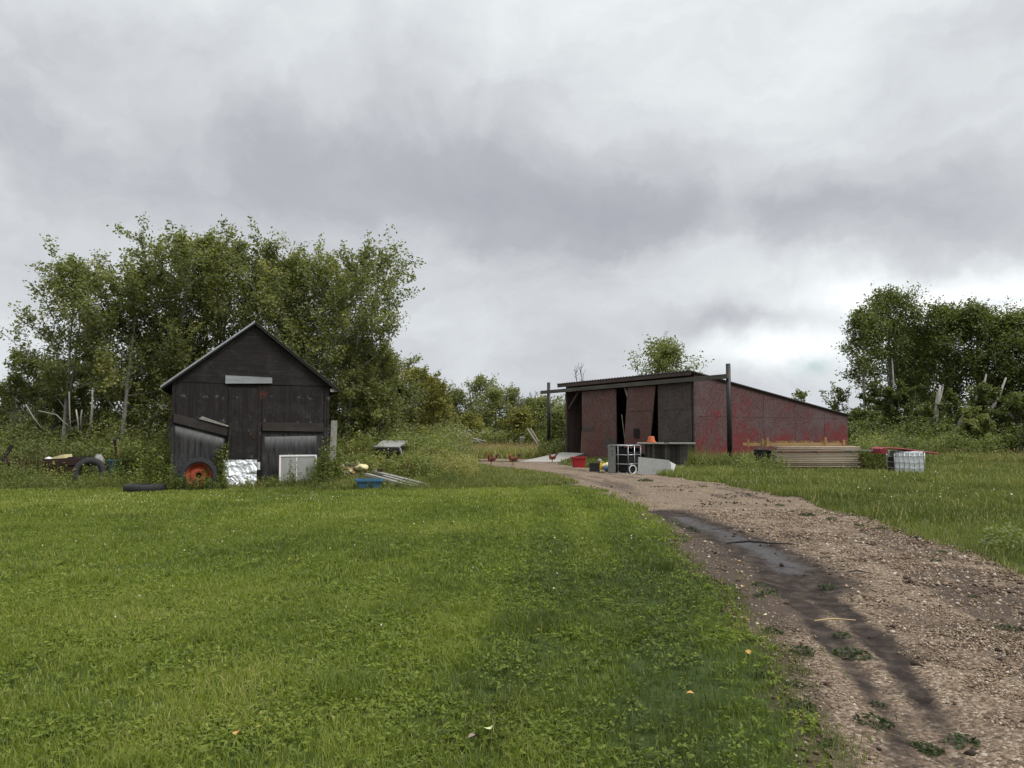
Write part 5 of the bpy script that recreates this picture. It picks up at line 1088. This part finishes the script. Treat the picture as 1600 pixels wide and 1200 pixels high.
# leafy weeds: stems with leaves
def forbs(pool,n,x0,x1,y0,y1,hf,leaf,nleaf,t0,dens,stem=.006,spread=.30):
    x,y=scat(n,x0,x1,y0,y1,rng,lambda x,y:free(x,y)*(roadd(x,y)<-.2)*dens(x,y)); k=len(x)
    if k==0: return
    h=hf(x,y)*rng.uniform(.55,1.2,k); tn=np.clip(t0+.9*(vn(x,y,.9,111)-.5)+rng.normal(0,.1,k),0,1)
    pool.addB(blades(x,y,h,np.full(k,stem),rng.uniform(.05,.3,k),np.clip(tn+.25,0,1),rng))
    m=nleaf; f=rng.uniform(.12,1.02,(k,m)); a=rng.uniform(0,6.28,(k,m)); r_=spread*h[:,None]*(.35+.65*(1-f))*rng.uniform(.2,1,(k,m))
    c=np.stack([x[:,None]+np.cos(a)*r_,y[:,None]+np.sin(a)*r_,gz(x,y)[:,None]+h[:,None]*f],-1).reshape(-1,3)
    pool.addL(leaves(c,leaf*rng.uniform(.6,1.35,k*m),rng,upbias=.7,asp=.5,tint=np.clip(np.repeat(tn,m)+rng.normal(0,.13,k*m),0,1)))
def seedy(pool2,n,x0,x1,y0,y1,hf,dens,size=.05):
    x,y=scat(n,x0,x1,y0,y1,rng,lambda x,y:free(x,y)*(roadd(x,y)<-.1)*dens(x,y)); k=len(x)
    if k==0: return
    h=hf(x,y)*rng.uniform(.7,1.15,k); b=blades(x,y,h,np.full(k,.006),rng.uniform(.05,.35,k),rng.uniform(.3,1,k),rng); pool2.addB(b)
    tip=b[0].reshape(k,5,3)[:,4]
    for q in range(4):
        c=tip-np.array([0,0,1])*rng.uniform(0,.12,k)[:,None]+rng.normal(0,.012,(k,3)); pool2.addL(leaves(c,size*rng.uniform(.6,1.3,k),rng,upbias=0,asp=.3,tint=rng.uniform(0,1,k),dirv=np.tile([0,0,1.],(k,1))))
pool=Pool(); ps=Pool()
one=lambda x,y:np.ones_like(x)
def thin_at(px0,px1):   # leaves a gap in the weeds so that what stands there shows
    return lambda x,y:~((x/y*FPX+800>px0)&(x/y*FPX+800<px1))
# left of the shed
def keepL(x,y):
    bad=((x>-14.1)&(x<-12.75)&(y<23.3))|((x>-12.65)&(x<-11.65)&(y<23.9))|((x>-12.7)&(x<-11.5)&(y<23.0)&(y>21.5))|((x>-10.5)&(x<-9.7)&(y<22.0)) 
    return np.where(bad,.10,1.0)
forbs(pool,2200,-20,-9.3,21.9,23.4,lambda x,y:.32+.45*vn(x,y,.7,121),.06,18,.45,keepL)
forbs(pool,3200,-22,-9.9,23.4,26.5,lambda x,y:.75+.75*vn(x,y,1.2,122),.085,26,.38,one)
forbs(pool,300,-11.7,-10.0,22.4,23.6,lambda x,y:.9+.5*vn(x,y,.5,123),.08,34,.42,one)
# along the shed front
def frontd(x,y):
    s_,t_=shedlocal(x,y); keep=(s_>.1)&(s_<.95); dens=np.where((s_>1.5)&(s_<2.55),.08,np.where(keep,.28,.9)); dens=np.where((s_>3.0)&(s_<4.0),.35,dens); return ((t_<-.15)&(t_>-1.1))*dens
forbs(pool,1800,-9.7,-5.2,20.5,23.2,lambda x,y:.20+.30*vn(x,y,.5,124),.05,18,.45,frontd)
# clump climbing beside the door and at the right corner
def spot(n,s0,t0,rad,h,leaf,nl,tint):
    p=shed_m@Vector((s0,t0,0)); forbs(pool,n,p.x-rad,p.x+rad,p.y-rad*.5,p.y+rad*.5,lambda x,y:np.full(len(x),h),leaf,nl,tint,one,spread=.16)
spot(22,.55,-.75,.42,.34,.05,20,.55); spot(44,.55,-.80,.55,.42,.05,22,.5); spot(30,2.3,-.5,.5,.35,.05,20,.55); spot(24,3.5,-.85,.6,.42,.05,22,.5); spot(14,4.45,-.3,.28,1.15,.08,36,.45); spot(16,-.5,-.3,.4,1.3,.085,40,.42); spot(16,1.36,-.20,.20,1.15,.07,44,.42); spot(14,1.15,-.45,.35,.55,.07,24,.5); spot(10,3.25,-.72,.12,.72,.06,26,.55); spot(10,3.75,-.75,.15,.62,.06,24,.5); spot(26,4.35,-.45,.34,1.25,.085,40,.5); spot(20,4.1,-.6,.3,.8,.08,26,.55); spot(16,-.15,-.4,.3,.85,.08,26,.45)
# right of the shed to the end of the weeds
def keepR(x,y):
    p=x/y*FPX+800; bad=((p>556)&(p<668)&(y<22.7))|((p>528)&(p<582)&(y<23.6))|((p>590)&(p<632)&(y<26.3)&(y>24.2)); return np.where(bad,.06,1.0)
forbs(pool,700,-5.4,-1.6,21.9,23.0,lambda x,y:.28+.3*vn(x,y,.7,131),.06,16,.5,keepR)
forbs(pool,1900,-6.6,-1.6,23.0,25.5,lambda x,y:.45+.55*vn(x,y,1.0,132),.08,24,.46,keepR)
forbs(pool,3600,-6.6,-2.0,25.8,31,lambda x,y:.75+.95*vn(x,y,1.3,133),.085,28,.48,lambda x,y:keepR(x,y)*sstep(-1.2,-3.0,x+.10*(y-26)))
forbs(pool,1500,-4.6,-1.2,22.5,29,lambda x,y:.5+.6*vn(x,y,1.0,134),.06,28,.72,lambda x,y:keepR(x,y)*.8)
# at the far pole beside the ramp, behind the lumber and tank
forbs(pool,900,.5,5.5,43,50,lambda x,y:.6+1.1*vn(x,y,1.3,135),.13,30,.38,lambda x,y:(barnlocal(x,y)[0]<-.0)*1.0*(x>y*.035))
forbs(pool,230,9.4,11.5,31,36.5,lambda x,y:.35+.5*vn(x,y,.8,136),.08,24,.4,one)
forbs(pool,300,15.2,16.6,32.0,35,lambda x,y:1.0+.5*vn(x,y,.8,137),.09,34,.6,one)
forbs(pool,500,15,34,30,42,lambda x,y:.35+.5*vn(x,y,1.5,138),.09,22,.5,lambda x,y:sstep(33,38,y))
roughg2=0
forbs(pool,260,-5.6,-2.8,20.9,21.6,lambda x,y:.12+.22*vn(x,y,.4,160),.045,14,.5,one)
forbs(pool,90,7.8,9.6,33.5,38,lambda x,y:.35+.3*vn(x,y,.8,139),.07,20,.45,one)
forbs(pool,240,-14.5,-9.9,20.9,22.4,lambda x,y:.22+.4*vn(x,y,.5,161),.055,22,.5,lambda x,y:.5+.5*((x<-10.6)|(x>-9.9)))
forbs(pool,160,-13.9,-11.4,22.2,23.0,lambda x,y:.35+.45*vn(x,y,.5,162),.06,26,.5,one)
tag(pool.build('leafy_weeds',MT['forb']),'leafy green weeds growing up around the junk, sheds and lumber','weeds',kind='stuff')
seedy(ps,1500,-22,-9.9,22.4,26,lambda x,y:.6+.9*vn(x,y,1.1,141),lambda x,y:keepL(x,y)); seedy(ps,900,-6.5,-1.6,22.0,31,lambda x,y:.5+.9*vn(x,y,1.1,142),keepR)
seedy(ps,1500,6.5,12.8,29.5,37,lambda x,y:.55+.4*vn(x,y,1,143),lambda x,y:nearbarn(x,y)+sideb(x,y)*.8); seedy(ps,260,10,17,29.8,34,lambda x,y:.35+.3*vn(x,y,1,144),lambda x,y:sstep(29.5,32,y),.04)
seedy(ps,3500,-9,8,43,66,lambda x,y:.5+.5*vn(x,y,1,145),lambda x,y:(barnlocal(x,y)[0]<-.5)*1.,.10); seedy(ps,1200,20,36,32,42,lambda x,y:.5+.5*vn(x,y,1,146),lambda x,y:sstep(.4,.6,vn(x,y,3,147)),.08)
tag(ps.build('seed_heads',MT['seed']),'brown and straw coloured seed heads standing over the weeds','seed heads',kind='stuff')
# low weed clumps on the gravel itself
def clump(name,label,x,y,seed,r,n,group=None,tint=.4,h=.06,mat='broad',leafs=.07,cat='weed clump'):
    rg=np.random.default_rng(seed); o=None
    a=rg.uniform(0,6.28,n); rr=r*np.sqrt(rg.uniform(0,1,n)); c=np.stack([rr*np.cos(a),rr*np.sin(a),rg.uniform(.01,h,n)*(1.2-rr/r)],1)
    V,F,T=leaves(c,rg.uniform(.6,1.3,n)*leafs,rg,upbias=.9,asp=.45,tint=np.clip(rg.normal(tint,.15,n),0,1))
    o=npmesh(name,V,[F],MT[mat],None,T); o.location=(x,y,gz1(x,y)+.01); return tag(o,label,cat,group)
MT['rosette']=M_leaf('gravel_weed',[(0,(.02,.032,.012)),(.5,(.045,.062,.02)),(1,(.11,.12,.035))],.6,.25,.25)
rgc=random.Random(12); src=[clump('weed_clump','small dark green weed clump growing out of the gravel track',0,0,200+i,.11,90,'weed clumps scattered on the gravel track',.35,.05,'rosette',.04) for i in range(3)]
pts=[(1203,925),(1190,932),(1250,1020),(1262,1025),(1378,1098),(1366,1130),(1456,1163),(1440,1168),(1212,990),(1240,1075),(1252,1110),(1296,910),(1310,991),(1235,800),(1262,806),(1345,822),(1378,828),(1405,832),(1440,842),(1475,866),(1300,812),(1220,790),(1170,775),(1100,762),(1010,752),(940,740),(1076,822),(1060,818),(1084,826),(1190,912),(1460,880),(1520,935),(1575,985),(1330,1020),(1500,1155),(1180,1060),(1290,1170)]
for i,(px,py) in enumerate(pts):
    o=src[i%3] if i<3 else src[i%3].copy()
    if i>=3: ROOT.objects.link(o)
    x,y=G(px,py); x+=rgc.uniform(-.03,.03); o.location=(x,y,gz1(x,y)+.012); o.rotation_euler=(0,0,rgc.uniform(0,6)); s=rgc.uniform(.45,1.15)*(1+.05*max(0,y-8)); o.scale=(s,s*rgc.uniform(.7,1.1),s)
x,y=G(1582,862); clump('leafy_plant','bushy plant with greyish leaves at the right edge of the track',x,y,301,.42,380,None,.35,.36,'forb',.075,'plant')
x,y=G(1570,842); clump('leafy_plant','pale leaved plant just behind the greyish one at the right picture edge',x,y,302,.35,200,None,.55,.30,'forb',.07,'plant')
x,y=G(545,1085); pool=Pool(); rg2=np.random.default_rng(5); k=260; a=rg2.uniform(0,6.28,k); rr=.22*np.sqrt(rg2.uniform(0,1,k)); pool.addB(blades(rr*np.cos(a),rr*np.sin(a),rg2.uniform(.10,.20,k),np.full(k,.006),rg2.uniform(.3,1.2,k),np.clip(rg2.normal(.35,.1,k),0,1),rg2,z=np.zeros(k)))
o=pool.build('grass_tuft',MT['grass']); o.location=(x,y,gz1(x,y)); tag(o,'long bluish grass tuft standing above the lawn in the left foreground','grass tuft')
# sparse grass growing into the gravel edges
pool=Pool()
x,y=scat(26000,.5,9,2.8,22,rng,lambda x,y:(roadd(x,y)>-.1)*(roadd(x,y)<.55)*sstep(.55,.70,vn(x,y,.35,151))*np.where(x<edges(y)[0]+1.2,1,.9)); k=len(x)
pool.addB(blades(x,y,rng.uniform(.02,.07,k),np.full(k,.006)+y*.0004,rng.uniform(.3,1.2,k),np.clip(rng.normal(.35,.2,k),0,1),rng))
tag(pool.build('edge_grass',MT['grass']),'thin grass creeping onto the gravel from both sides','grass',kind='stuff')
